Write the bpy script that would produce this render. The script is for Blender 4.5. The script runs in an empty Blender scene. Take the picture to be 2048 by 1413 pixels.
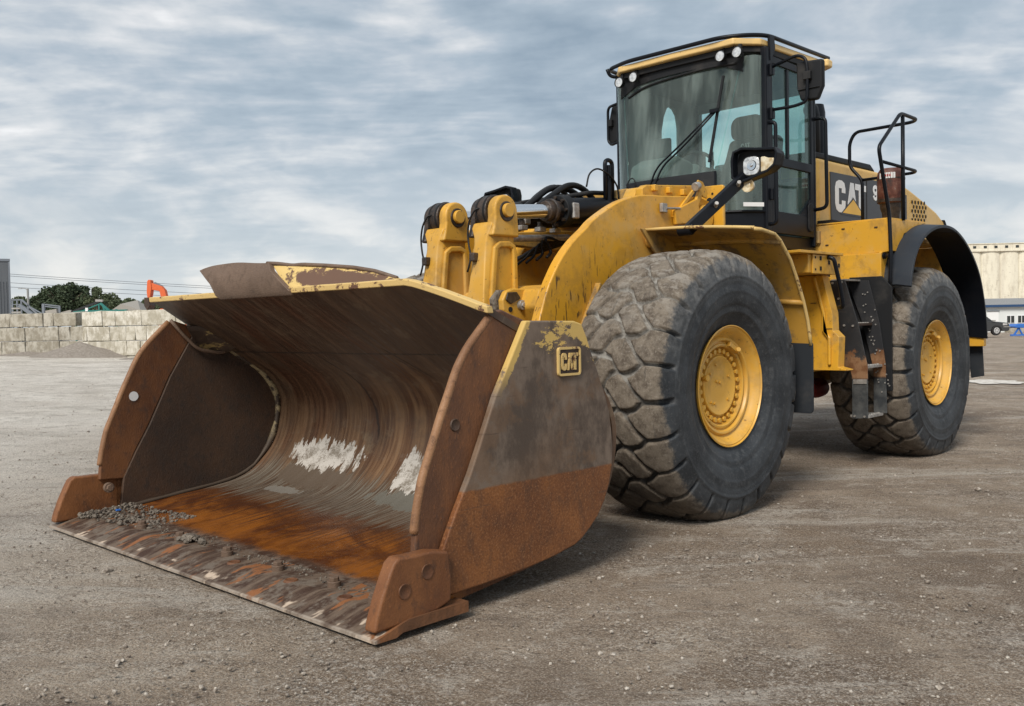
import bpy, bmesh, math, random
import numpy as np
from mathutils import Vector, Matrix, noise as mnoise
R = math.radians
random.seed(7)
scene = bpy.context.scene
COL = scene.collection

# ------------------------------------------------------------------ camera
YAW, PITCH, ROLL, FPX = 223.86, -1.73, -1.06, 1872.6
CAM = Vector((7.490, 4.865, 1.321))
def cam_axes():
    cy, sy, cp, sp = math.cos(R(YAW)), math.sin(R(YAW)), math.cos(R(PITCH)), math.sin(R(PITCH))
    F = Vector((cy*cp, sy*cp, sp)); Rt = Vector((sy, -cy, 0)); U = Rt.cross(F)
    cr, sr = math.cos(R(ROLL)), math.sin(R(ROLL))
    return F, cr*Rt + sr*U, -sr*Rt + cr*U
F_, R_, U_ = cam_axes()
cd = bpy.data.cameras.new('camera'); cam = bpy.data.objects.new('camera', cd); COL.objects.link(cam)
cd.sensor_width = 36; cd.lens = 36*FPX/2048; cd.clip_start = 0.1; cd.clip_end = 5000
m = Matrix((R_, U_, -F_)).transposed().to_4x4(); m.translation = CAM; cam.matrix_world = m
scene.camera = cam
scene.view_settings.view_transform = 'Standard'; scene.view_settings.look = 'None'
scene.view_settings.exposure = 0.44; scene.view_settings.gamma = 1
scene.cycles.max_bounces = 8; scene.cycles.transparent_max_bounces = 16

# ------------------------------------------------------------------ node helper
class NB:
    def __init__(s, tree): s.t = tree; s.n = tree.nodes; s.l = tree.links
    def node(s, typ, **kw):
        nd = s.n.new(typ)
        for k, v in kw.items():
            if hasattr(nd, k) and k not in ('inputs',): setattr(nd, k, v)
        return nd
    def put(s, nd, name, v):
        sock = nd.inputs[name]
        if isinstance(v, bpy.types.NodeSocket): s.l.new(v, sock)
        else:
            if sock.type == 'RGBA' and len(v) == 3: v = (*v, 1)
            sock.default_value = v
    def obj(s): return s.node('ShaderNodeTexCoord').outputs['Object']
    def gen(s): return s.node('ShaderNodeTexCoord').outputs['Generated']
    def uv(s): return s.node('ShaderNodeUVMap').outputs['UV']
    def pos(s): return s.node('ShaderNodeNewGeometry').outputs['Position']
    def map(s, vec, scale=(1,1,1), loc=(0,0,0), rot=(0,0,0)):
        nd = s.node('ShaderNodeMapping'); s.put(nd,'Vector',vec); s.put(nd,'Scale',scale); s.put(nd,'Location',loc); s.put(nd,'Rotation',rot)
        return nd.outputs[0]
    def noise(s, vec, scale, detail=4, rough=.55, dist=0, col=False):
        nd = s.node('ShaderNodeTexNoise'); s.put(nd,'Vector',vec); s.put(nd,'Scale',scale); s.put(nd,'Detail',detail); s.put(nd,'Roughness',rough); s.put(nd,'Distortion',dist)
        return nd.outputs['Color' if col else 'Fac']
    def voro(s, vec, scale, feature='F1', out='Distance', rnd=1):
        nd = s.node('ShaderNodeTexVoronoi', feature=feature); s.put(nd,'Vector',vec); s.put(nd,'Scale',scale); s.put(nd,'Randomness',rnd)
        return nd.outputs[out]
    def ramp(s, fac, stops, interp='LINEAR'):
        nd = s.node('ShaderNodeValToRGB'); s.put(nd,'Fac',fac); cr = nd.color_ramp; cr.interpolation = interp
        while len(cr.elements) < len(stops): cr.elements.new(.5)
        for e, (p, c) in zip(cr.elements, stops):
            e.position = p; e.color = (*c, 1) if isinstance(c, (tuple, list)) else (c, c, c, 1)
        return nd.outputs['Color']
    def mix(s, f, a, b, mode='MIX'):
        nd = s.node('ShaderNodeMix', data_type='RGBA', blend_type=mode)
        for i, v in ((0, f), (6, a), (7, b)):
            if isinstance(v, bpy.types.NodeSocket): s.l.new(v, nd.inputs[i])
            else: nd.inputs[i].default_value = v if i == 0 else ((*v, 1) if len(v) == 3 else v)
        return nd.outputs[2]
    def math(s, op, a, b=0.0, c=None, clamp=False):
        nd = s.node('ShaderNodeMath', operation=op, use_clamp=clamp)
        for i, v in enumerate((a, b) if c is None else (a, b, c)):
            if isinstance(v, bpy.types.NodeSocket): s.l.new(v, nd.inputs[i])
            else: nd.inputs[i].default_value = v
        return nd.outputs[0]
    def smooth(s, v, lo, hi, a=0.0, b=1.0):
        nd = s.node('ShaderNodeMapRange', interpolation_type='SMOOTHSTEP')
        s.put(nd,'Value',v); s.put(nd,'From Min',lo); s.put(nd,'From Max',hi); s.put(nd,'To Min',a); s.put(nd,'To Max',b)
        return nd.outputs[0]
    def sep(s, v):
        nd = s.node('ShaderNodeSeparateXYZ'); s.put(nd,0,v); return nd.outputs
    def comb(s, x, y, z):
        nd = s.node('ShaderNodeCombineXYZ'); s.put(nd,0,x); s.put(nd,1,y); s.put(nd,2,z); return nd.outputs[0]
    def bump(s, h, strength=.3, dist=.01, normal=None):
        nd = s.node('ShaderNodeBump'); s.put(nd,'Height',h); s.put(nd,'Strength',strength); s.put(nd,'Distance',dist)
        if normal is not None: s.put(nd,'Normal',normal)
        return nd.outputs[0]
def material(name, fn):
    mt = bpy.data.materials.new(name); mt.use_nodes = True; nt = mt.node_tree; nt.nodes.clear()
    nb = NB(nt); out = nt.nodes.new('ShaderNodeOutputMaterial'); bs = nt.nodes.new('ShaderNodeBsdfPrincipled')
    nt.links.new(bs.outputs[0], out.inputs[0]); nb.bsdf = bs; nb.out = out
    r = fn(nb)
    for k, v in (r or {}).items(): nb.put(bs, k, v)
    return mt

# ------------------------------------------------------------------ sky and sun
world = bpy.data.worlds.new('World'); scene.world = world; world.use_nodes = True
wt = world.node_tree; wt.nodes.clear(); nb = NB(wt)
SUN_DIR = Vector((.68, .25, .69)).normalized()          # towards the sun, which is veiled by cloud
sun_el = math.asin(SUN_DIR.z); sun_az = math.atan2(SUN_DIR.x, SUN_DIR.y)
sky = nb.node('ShaderNodeTexSky', sky_type='NISHITA'); sky.sun_disc = False
sky.sun_elevation = sun_el; sky.sun_rotation = sun_az; sky.altitude = 100
bg1 = nb.node('ShaderNodeBackground'); nb.put(bg1,'Color',sky.outputs[0]); nb.put(bg1,'Strength',.09)
d = nb.gen(); sx, sy, sz = nb.sep(d)[0], nb.sep(d)[1], nb.sep(d)[2]
up = nb.math('ADD', nb.math('MAXIMUM', sz, 0.0), .17)
pl = nb.comb(nb.math('DIVIDE', sx, up), nb.math('DIVIDE', sy, up), 0.0)
plr = nb.map(pl, rot=(0,0,R(-YAW+90)))                   # rotate so that +y looks along the view
warp = nb.noise(nb.map(plr, scale=(1.1,1.1,1)), 1.0, 3, .5, col=True)
wv = nb.node('ShaderNodeVectorMath', operation='MULTIPLY_ADD'); nb.put(wv,0,warp); wv.inputs[1].default_value = (.35,.35,0); nb.l.new(plr, wv.inputs[2]); wq = wv.outputs[0]
big = nb.noise(nb.map(wq, scale=(.62,.80,1), loc=(4.3,1.9,0), rot=(0,0,R(-28))), 1.0, 4, .5)
dw = nb.node('ShaderNodeVectorMath', operation='MULTIPLY_ADD'); nb.put(dw,0,warp); dw.inputs[1].default_value = (.10,.10,.06); wt.links.new(d, dw.inputs[2])
mid = nb.noise(nb.map(dw.outputs[0], scale=(1,1,2.4), loc=(.3,.7,.2), rot=(0,0,0)), 9.5, 5, .54)
rip = nb.noise(nb.map(wq, scale=(2.6,6.0,1), loc=(1.3,2.2,0), rot=(0,0,R(-12))), 1.8, 4, .50)
ripm = nb.smooth(nb.noise(nb.map(plr, scale=(.7,.7,1), loc=(9,2,0)), 1.0, 2), .38, .58)
v = nb.math('ADD', nb.math('MULTIPLY', big, .36), nb.math('MULTIPLY', mid, .46))
v = nb.math('ADD', v, nb.math('MULTIPLY', nb.math('MULTIPLY', nb.math('ADD', rip, -.5), ripm), .27)); v = nb.math('ADD', v, .095)
ccol = nb.ramp(v, [(.33,(.225,.285,.345)), (.46,(.32,.38,.435)), (.515,(.395,.44,.485)), (.565,(.49,.52,.545)), (.62,(.60,.61,.62)), (.70,(.80,.795,.79))])
hz = nb.smooth(sz, .0, .24, .72, 0.0)
ccol = nb.mix(hz, ccol, nb.mix(nb.smooth(mid,.40,.62), (.52,.55,.57), (.69,.675,.65)))
bg2 = nb.node('ShaderNodeBackground'); nb.put(bg2,'Color',ccol); nb.put(bg2,'Strength',1.0)
mx = nb.node('ShaderNodeMixShader'); nb.put(mx,0,.90); wt.links.new(bg1.outputs[0], mx.inputs[1]); wt.links.new(bg2.outputs[0], mx.inputs[2])
wo = nb.node('ShaderNodeOutputWorld'); wt.links.new(mx.outputs[0], wo.inputs[0])
sd = bpy.data.lights.new('sun', 'SUN'); sd.energy = 2.7; sd.angle = R(20); sd.color = (1, .93, .83)
so = bpy.data.objects.new('sun', sd); COL.objects.link(so); so.rotation_euler = SUN_DIR.to_track_quat('Z','Y').to_euler()

# ------------------------------------------------------------------ materials
def c3(n, *c): return c
def yellow_fn(base=(.60,.315,.026), dirt=.42, chips=.3, streaks=.0, rough=.42, dcol=(.16,.095,.035)):
    def f(n):
        p = n.obj()
        tone = n.noise(p, 1.7, 4)
        col = n.mix(n.smooth(tone,.35,.7), base, tuple(min(1,c*1.14) for c in base))
        g = n.noise(p, 5.5, 7, .68)
        dm = n.math('MULTIPLY', n.smooth(g,.48,.64), dirt)
        col = n.mix(dm, col, dcol)
        dust = n.smooth(n.noise(p, 2.1, 6, .7), .48,.64, 0, .30)
        col = n.mix(dust, col, (.48,.36,.19))
        ch = n.smooth(n.noise(n.map(p,scale=(1,1,.8)), 26, 4, .7), .655,.67, 0, n.math('ADD',chips,.35) if False else min(1,chips+.35))
        col = n.mix(ch, col, (.09,.04,.02))
        if streaks:
            st = n.noise(n.map(p, scale=(60,60,7)), 1.0, 2, .5)
            reg = n.smooth(n.noise(p, 4.0, 2), .46,.56)
            low = n.smooth(n.sep(p)[2], 2.0, 1.6)
            sm = n.math('MULTIPLY', n.smooth(st,.60,.625), n.math('MULTIPLY', reg, n.math('MULTIPLY', low, streaks)))
            col = n.mix(sm, col, (.08,.045,.02))
        bmp = n.bump(n.noise(p, 60, 3), .06, .004)
        return {'Base Color': col, 'Roughness': n.math('ADD', rough, n.math('MULTIPLY', dm, .5)), 'Normal': bmp, 'Coat Weight': .12, 'Coat Roughness': .35}
    return f
M = {}
M['yellow'] = material('yellow_paint', yellow_fn())
M['yellow_arm'] = material('yellow_paint_arm', yellow_fn(base=(.60,.305,.024), dirt=.28, chips=.25, streaks=.9, rough=.38))
M['yellow_cast'] = material('yellow_cast', yellow_fn(base=(.56,.30,.035), dirt=.4, rough=.5))
M['yellow_dirty'] = material('yellow_dirty', yellow_fn(base=(.42,.23,.035), dirt=.8, chips=.6, rough=.6, dcol=(.12,.085,.05)))
M['yellow_pale'] = material('yellow_pale', yellow_fn(base=(.70,.48,.19), dirt=.1, chips=.1))
M['yellow_hood'] = material('yellow_hood', yellow_fn(base=(.62,.375,.085), dirt=.12, chips=.1))
M['yellow_rim'] = material('yellow_rim', yellow_fn(base=(.62,.34,.045), dirt=.28, chips=.35))
def black_fn(base=(.006,.0075,.011), rough=.38, dusty=.09):
    def f(n):
        p = n.obj(); g = n.noise(p, 3.2, 6, .65)
        dm = n.smooth(g,.5,.8,0,dusty)
        return {'Specular IOR Level': .20, 'Base Color': n.mix(dm, base, (.11,.10,.09)), 'Roughness': n.math('ADD', rough, n.math('MULTIPLY', dm, .6)), 'Normal': n.bump(n.noise(p,80,2),.05,.003)}
    return f
M['black'] = material('black_paint', black_fn())
M['black_matte'] = material('black_plastic', black_fn((.014,.015,.017), .55, .35))
M['flare'] = material('fender_plastic', black_fn((.024,.030,.040), .48, .35))
M['rubber'] = material('rubber_flap', black_fn((.022,.026,.032), .7, .7))
M['decal_dark'] = material('decal_dark', lambda n: {'Base Color': (.035,.036,.042), 'Roughness': .45})
M['white'] = material('white_print', lambda n: {'Base Color': (.78,.79,.80), 'Roughness': .45})
M['decal_yellow'] = material('decal_yellow', lambda n: {'Base Color': (.80,.46,.04), 'Roughness': .4})
M['chrome'] = material('chrome_rod', lambda n: {'Base Color': (.72,.74,.76), 'Metallic': 1.0, 'Roughness': .18})
M['steel'] = material('bare_steel', lambda n: {'Base Color': n.ramp(n.noise(n.obj(),30,4),[(.3,(.25,.23,.21)),(.7,(.5,.49,.47))]), 'Metallic': .6, 'Roughness': .5})
M['hole'] = material('dark_cavity', lambda n: {'Base Color': (.01,.009,.008), 'Roughness': .9})
M['hose'] = material('hose_rubber', black_fn((.012,.012,.013), .45, .3))
M['red'] = material('dark_red', lambda n: {'Base Color': (.28,.015,.012), 'Roughness': .5})
M['grease'] = material('greasy_black', lambda n: {'Base Color': n.ramp(n.noise(n.obj(),14,5),[(.35,(.012,.010,.009)),(.7,(.07,.045,.03))]), 'Roughness': .45, 'Normal': n.bump(n.noise(n.obj(),40,4),.5,.01)})
M['lens'] = material('lamp_lens', lambda n: {'Base Color': n.ramp(n.noise(n.obj(),40,2),[(.3,(.45,.45,.45)),(.6,(.85,.85,.84))]), 'Roughness': .12, 'Metallic': .55, 'Coat Weight': 1.0})
M['amber'] = material('signal_lens', lambda n: {'Base Color': n.ramp(n.noise(n.obj(),18,2),[(.35,(.42,.30,.14)),(.65,(.72,.66,.50))]), 'Roughness': .2, 'Coat Weight': 1.0})
M['fabric'] = material('seat_fabric', lambda n: {'Base Color': (.02,.022,.023), 'Roughness': .85, 'Normal': n.bump(n.noise(n.obj(),150,2),.2,.003)})
M['interior'] = material('cab_interior', lambda n: {'Base Color': (.10,.105,.105), 'Roughness': .7})
M['sticker'] = material('sticker', lambda n: {'Base Color': (.7,.71,.72), 'Roughness': .5})
def precl(n):
    p = n.obj(); g = n.noise(p, 9, 6, .7)
    return {'Base Color': n.ramp(g,[(.35,(.03,.015,.012)),(.5,(.10,.03,.02)),(.62,(.16,.07,.05)),(.75,(.35,.30,.27))]), 'Roughness': .6, 'Normal': n.bump(g,.3,.02)}
M['pale_patch'] = material('pale_ground', lambda n: {'Base Color': n.ramp(n.noise(n.obj(),6,6,.75),[(.38,(.33,.29,.25)),(.55,(.66,.63,.58))]), 'Roughness': .9})
M['precleaner'] = material('weathered_maroon', precl)
def glass_fn(tint, film_sheen, gloss=.05):
    def f(n):
        t = n.node('ShaderNodeBsdfTransparent'); n.put(t,'Color',tint)
        g = n.node('ShaderNodeBsdfGlossy'); n.put(g,'Color',(.85,.95,.93)); n.put(g,'Roughness',gloss)
        lw = n.node('ShaderNodeLayerWeight'); n.put(lw,'Blend',.5); fr = n.math('ADD', .04, n.math('MULTIPLY', .9, n.math('POWER', lw.outputs['Facing'], 5.0)))
        df = n.node('ShaderNodeBsdfDiffuse'); n.put(df,'Color',(.40,.50,.47))  # pale green film: dust plus reflection brightness painted as diffuse colour
        st = n.noise(n.map(n.obj(), scale=(6,6,.5)), 1.0, 4, .6)
        m1 = n.node('ShaderNodeMixShader'); n.put(m1,0,n.smooth(st,.35,.75,film_sheen*.4,film_sheen*1.7)); n.l.new(t.outputs[0],m1.inputs[1]); n.l.new(df.outputs[0],m1.inputs[2])
        m2 = n.node('ShaderNodeMixShader'); n.l.new(fr,m2.inputs[0]); n.l.new(m1.outputs[0],m2.inputs[1]); n.l.new(g.outputs[0],m2.inputs[2])
        n.l.new(m2.outputs[0], n.out.inputs[0])
    return f
M['glass'] = material('tinted_glass', glass_fn((.74,.92,.88), .20))
M['glass_rear'] = material('rear_glass', glass_fn((.90,1,.985), .03))
M['glass_dark'] = material('door_glass', glass_fn((.62,.78,.75), .10))

def rust_side(n):                        # outside of the bucket's side plates
    p = n.obj(); s = n.sep(p); x, z = s[0], s[2]
    g = n.noise(p, 3.2, 6, .65); h = n.noise(n.map(p,scale=(1,1,.5)), 14, 6, .7); fi = n.noise(p, 90, 3, .6)
    grey = n.mix(n.smooth(n.math('ADD',n.math('MULTIPLY',g,.6),n.math('MULTIPLY',h,.4)),.40,.60), (.072,.050,.036), (.175,.130,.098))
    grey = n.mix(n.smooth(n.noise(n.map(p,scale=(3,1,3),loc=(7,0,0)),1.0,6,.7),.52,.62,0,.55), grey, (.15,.085,.045))
    grey = n.mix(n.smooth(n.noise(n.map(p,scale=(14,1,1.2)),1.0,5,.6),.56,.74,0,.55), grey, (.06,.04,.028))
    warm = n.mix(n.smooth(h,.35,.7), (.135,.050,.020), (.21,.085,.030))
    # a tan scuffed wedge in the upper panel
    wedge = n.math('MULTIPLY', n.smooth(n.math('ADD', n.math('MULTIPLY',n.math('ADD',x,-3.75),.55), n.math('MULTIPLY',n.math('ADD',z,-.62),1.0)), .36,.12), n.smooth(x,3.7,4.1))
    grey = n.mix(n.math('MULTIPLY',wedge,n.smooth(g,.3,.6,.25,.85)), grey, (.165,.092,.048))
    line = n.math('ADD', z, n.math('MULTIPLY', n.math('ADD', h, -.5), .015))
    low = n.smooth(line, .565, .550)
    rust = n.mix(n.smooth(g,.3,.75), (.130,.043,.011), (.240,.088,.022))
    rust = n.mix(n.smooth(h,.45,.7,0,.6), rust, (.085,.038,.018))
    rust = n.mix(n.smooth(fi,.53,.66,0,.5), rust, (.30,.14,.06)); rust = n.mix(n.smooth(fi,.46,.36,0,.5), rust, (.07,.028,.012))
    col = n.mix(low, grey, rust)
    # surviving yellow paint near the top rear corner and along the front edge
    cor = n.math('MULTIPLY', n.smooth(z,1.02,1.30), n.smooth(x,4.15,3.60,.25,1))
    ym = n.smooth(n.math('ADD', n.math('MULTIPLY',cor,.38), n.noise(n.map(p,scale=(5,5,9),rot=(0,.6,0)),1.0,6,.75)), .715,.745)
    ed = n.math('ABSOLUTE', n.math('ADD', n.math('ADD', z, -1.34), n.math('MULTIPLY', n.math('ADD', x, -4.12), 1.74)))
    em = n.math('MULTIPLY', n.smooth(n.math('ADD', ed, n.math('MULTIPLY', n.noise(p,22,5,.7), .16)), .135,.115), n.smooth(z,.95,1.15))
    ym = n.math('MAXIMUM', ym, em)
    col = n.mix(ym, col, (.56,.38,.115))
    col = n.mix(n.smooth(n.noise(n.map(p,scale=(2.5,1,30)),1.0,3),.66,.70,0,.45), col, (.06,.035,.022))
    return {'Base Color': col, 'Roughness': n.smooth(g,.3,.7,.55,.8), 'Normal': n.bump(n.math('ADD',n.math('MULTIPLY',h,.7),n.math('MULTIPLY',fi,.4)),.35,.006)}
M['rust_side'] = material('scuffed_rusty_plate', rust_side)
def rust_fn(a=(.10,.040,.018), b=(.20,.085,.032), c=(.055,.034,.026), sx=(1,1,1), rough=.65):
    def f(n):
        p = n.map(n.obj(), scale=sx); g = n.noise(p, 2.6, 6, .62); h = n.noise(p, 17, 6, .7); fi = n.noise(p, 110, 2)
        col = n.mix(n.smooth(g,.35,.68), a, b)
        col = n.mix(n.smooth(h,.50,.70,0,.7), col, c)
        col = n.mix(n.smooth(fi,.6,.75,0,.35), col, tuple(x*1.7 for x in b))
        return {'Base Color': col, 'Roughness': n.smooth(h,.3,.7,rough-.12,rough+.12), 'Normal': n.bump(n.math('ADD',h,fi),.35,.006)}
    return f
M['rust'] = material('orange_rust', rust_fn((.075,.028,.012),(.155,.062,.022),(.045,.024,.016), sx=(1,1,.6)))
M['rust_bright'] = material('bright_rust', rust_fn((.125,.044,.014),(.225,.088,.028),(.060,.028,.015), sx=(1,1,.6)))
M['rust_cutter'] = material('cutter_rust', rust_fn((.085,.036,.018),(.185,.072,.024),(.055,.031,.022), sx=(1,1,.45)))
M['rust_dark'] = material('dark_rust', rust_fn((.034,.021,.015),(.062,.034,.020),(.024,.017,.013), sx=(1,1,.7)))
M['rust_edge'] = material('worn_rust_edge', rust_fn((.17,.078,.034),(.30,.155,.075),(.09,.045,.026)))
M['gusset'] = material('scraped_gusset', lambda n: {'Base Color': n.ramp(n.noise(n.map(n.obj(),scale=(4,1,9)),1.5,6,.75),[(.46,(.05,.032,.022)),(.56,(.075,.05,.03)),(.60,(.36,.26,.10))]), 'Roughness': .7})
M['rust_brown'] = material('brown_rust', rust_fn((.115,.074,.050),(.165,.110,.078),(.075,.050,.036)))
def lip_fn(n):
    p = n.obj(); h = n.noise(n.map(p,scale=(8,5,8)), 1.6, 6, .75)
    return {'Base Color': n.mix(n.smooth(h,.55,.60), (.60,.42,.16), (.12,.055,.03)), 'Roughness': .55}
M['lip'] = material('chipped_yellow_edge', lip_fn)
def wrapper_fn(n):                       # inside of the shell: u = across, v = metres from the cutting edge
    uv = n.uv(); s = n.sep(uv); u, v = s[0], s[1]
    st = n.noise(n.map(uv, scale=(26,1.1,1)), 1.0, 6, .62, .25)
    st2 = n.noise(n.map(uv, scale=(75,2.4,1)), 1.0, 4, .6); st3 = n.noise(n.map(uv, scale=(5,.7,1),loc=(3,0,0)), 1.0, 6, .65, .4)
    big = n.noise(uv, 1.25, 4, .6); h = n.noise(uv, 9, 6, .7); fi = n.noise(uv, 70, 3)
    stm = n.math('ADD', n.math('MULTIPLY',st,.45), n.math('MULTIPLY',st3,.55))
    dark = n.mix(n.smooth(stm,.42,.60), (.050,.028,.017), (.120,.072,.042))
    warm = n.mix(n.smooth(stm,.41,.58), (.105,.044,.017), (.245,.140,.068))
    bendm = n.math('MULTIPLY', n.smooth(v,1.35,1.8), n.smooth(v,2.75,2.0))
    toleft = n.smooth(u,-1.0,.2,.45,1.0)
    col = n.mix(n.math('MULTIPLY',n.math('MULTIPLY',bendm,toleft),n.smooth(big,.3,.6,.6,1)), dark, warm)
    col = n.mix(n.smooth(st2,.58,.70,0,.30), col, (.21,.155,.105))
    col = n.mix(n.smooth(st2,.40,.30,0,.35), col, (.04,.022,.014))
    col = n.mix(n.smooth(h,.56,.68,0,.35), col, (.17,.13,.095))
    pat = n.smooth(n.noise(n.map(uv,loc=(5,5,0)),2.6,6,.7),.42,.60)
    col = n.mix(n.math('MULTIPLY',pat,.40), col, (.070,.048,.034)); col = n.mix(n.smooth(n.noise(n.map(uv,loc=(8,1,0)),3.4,6,.75),.55,.64,0,.35), col, (.20,.15,.095))
    def crease(u0, k, v0, v1, w_):
        du = n.math('ADD', n.math('ADD', u, -u0), n.math('MULTIPLY', n.math('ADD', v, -v0), k)); du = n.math('ADD', du, n.math('MULTIPLY', n.math('ADD', h,-.5), .05))
        return n.math('MULTIPLY', n.smooth(n.math('ABSOLUTE', du), w_, w_*.3), n.math('MULTIPLY', n.smooth(v, v0-.02, v0+.05), n.smooth(v, v1+.02, v1-.05)))
    cm = n.math('MAXIMUM', crease(-.34,.28,1.84,2.66,.016), n.math('MAXIMUM', crease(.42,.45,2.35,2.72,.018), crease(.36,.50,2.40,2.60,.010)))
    col = n.mix(n.math('MULTIPLY',cm,.85), col, (.022,.013,.009))
    red = n.math('MULTIPLY', n.smooth(n.noise(n.map(uv,scale=(1.6,.8,1),loc=(2,6,0)),1.0,4,.6),.50,.62), n.smooth(v,1.5,2.4,.35,.8)); col = n.mix(red, col, n.mix(n.smooth(st,.4,.6), (.050,.019,.009), (.105,.042,.018)))
    # scraped grey streaks where the floor bends up
    bnd = n.math('ADD', v, n.math('ADD', n.math('MULTIPLY', n.math('ADD', st,-.5), .55), n.math('MULTIPLY', n.math('ADD', big,-.5), .5)))
    gm = n.math('MULTIPLY', n.smooth(bnd,.98,1.12), n.smooth(bnd,1.62,1.48))
    gm = n.math('MULTIPLY', gm, n.smooth(st2,.40,.56,.25,1))
    col = n.mix(n.math('MULTIPLY',gm,n.smooth(big,.3,.55,.35,1)), col, n.mix(n.smooth(st2,.42,.60), (.062,.040,.026), (.155,.138,.112)))
    # rusty water stain on the floor
    rust = n.mix(n.smooth(n.noise(n.map(uv,scale=(1.6,1.8,1),rot=(0,0,.5)),1.4,6,.62,.8),.38,.62), (.075,.022,.006), (.235,.078,.012))
    rust = n.mix(n.smooth(h,.56,.70,0,.4), rust, (.30,.125,.030))
    rust = n.mix(n.math('MULTIPLY', n.smooth(st,.50,.60), n.smooth(v,.45,.85,.15,.9)), rust, (.050,.022,.013))
    fl = n.math('ADD', v, n.math('ADD', n.math('MULTIPLY', n.math('ADD', st,-.5), .75), n.math('MULTIPLY', n.math('ADD', h,-.5), .10)))
    rust = n.mix(n.smooth(fl,.72,1.05,0,.85), rust, (.060,.022,.010)); rust = n.mix(n.smooth(v,.42,.28,0,.7), rust, (.085,.040,.024))
    pm = n.math('MULTIPLY', n.smooth(fl,1.12,1.0), n.smooth(n.math('ADD',v,n.math('MULTIPLY',n.math('ADD',h,-.5),.35)),.12,.22))
    col = n.mix(pm, col, rust)
    # dried mud splashes: pale patches on the bend
    def patch(cu, cv, ru, rv, e):
        a = n.math('POWER', n.math('DIVIDE', n.math('ADD', u, -cu), ru), 2.0); b = n.math('POWER', n.math('DIVIDE', n.math('ADD', v, -cv), rv), 2.0)
        rr = n.math('ADD', n.math('ADD', a, b), n.math('MULTIPLY', n.math('ADD', n.noise(n.map(uv,scale=(17,4.2,1),loc=(cu*3,0,0)),1.0,4,.62,.3), -.5), e))
        return n.smooth(rr, 1.0, .88)
    mudc = n.mix(n.smooth(n.math('ADD',n.math('MULTIPLY',fi,.25),n.math('MULTIPLY',h,.75)),.40,.56), (.20,.175,.145), (.48,.455,.42))
    pmk = n.math('MAXIMUM', patch(-.87,1.68,.42,.13,4.6), n.math('MAXIMUM', patch(.18,1.64,.20,.16,4.4), patch(.72,1.62,.30,.10,3.4)))
    col = n.mix(patch(-.86,1.48,.42,.14,3.0), col, (.10,.075,.055))
    col = n.mix(patch(-.93,1.27,.22,.055,3.2), col, (.17,.155,.135))
    col = n.mix(patch(.45,1.40,.5,.10,3.2), col, (.125,.118,.10))
    col = n.mix(pmk, col, mudc)
    # dirty front of the floor
    fm = n.smooth(n.math('ADD', v, n.math('MULTIPLY', n.math('ADD', h,-.5), .28)), .47,.38)
    col = n.mix(fm, col, n.mix(n.smooth(h,.42,.62), (.055,.030,.020), (.165,.130,.105)))
    # weld seam and dents
    seam = n.smooth(n.math('ABSOLUTE', n.math('ADD', v, -2.64)), .012,.004)
    col = n.mix(seam, col, (.03,.02,.015))
    wet = n.math('MULTIPLY', pm, n.smooth(h,.35,.6,.5,1))
    rough = n.math('ADD', n.smooth(st,.3,.7,.42,.62), n.math('MULTIPLY', wet, -.28))
    ht = n.math('ADD', n.math('MULTIPLY',st2,.6), n.math('ADD', n.math('MULTIPLY',h,.4), n.math('MULTIPLY',n.math('ADD',pmk,n.math('MULTIPLY',fm,h)),1.1)))
    return {'Base Color': col, 'Roughness': rough, 'Normal': n.bump(ht,.28,.007)}
M['wrapper'] = material('worn_bucket_shell', wrapper_fn)
def edge_fn(n):                          # cutting edge: polished and dirty
    p = n.obj(); h = n.noise(n.map(p,scale=(3,14,1)), 1.0, 5, .65); g = n.noise(n.map(p,scale=(2,4.5,1)),1.3,5,.7); x = n.sep(p)[0]
    t = n.math('ADD', x, n.math('MULTIPLY', n.math('ADD', g,-.5), .30))
    base = n.mix(n.smooth(h,.42,.64), (.050,.026,.016), (.140,.100,.072)); base = n.mix(n.smooth(n.noise(p,9,6,.7),.50,.62,0,.6), base, (.185,.155,.125))
    o = n.smooth(n.noise(n.map(p,scale=(2,5,1)),1.6,4,.6),.56,.62); base = n.mix(o, base, (.24,.095,.035)); base = n.mix(n.smooth(n.sep(p)[1],1.66,1.74), base, n.mix(n.smooth(h,.4,.6), (.11,.05,.024), (.22,.095,.04)))
    wn = n.smooth(n.noise(n.map(p,scale=(1.5,2.6,1)),1.7,4,.6),.55,.59)
    col = n.mix(n.math('MULTIPLY',n.smooth(t,5.10,5.125),.6), base, (.17,.13,.10)); col = n.mix(n.math('MULTIPLY',n.smooth(t,5.04,5.07),wn), col, (.50,.40,.31)); col = n.mix(n.math('MULTIPLY',n.smooth(x,5.118,5.128),n.smooth(g,.42,.56,.2,.9)), col, (.34,.29,.24))
    return {'Base Color': col, 'Roughness': .62, 'Specular IOR Level': .35, 'Normal': n.bump(n.math('ADD',h,n.noise(p,30,5,.7)),.6,.010)}
M['edge'] = material('cutting_edge_steel', edge_fn)
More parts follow.
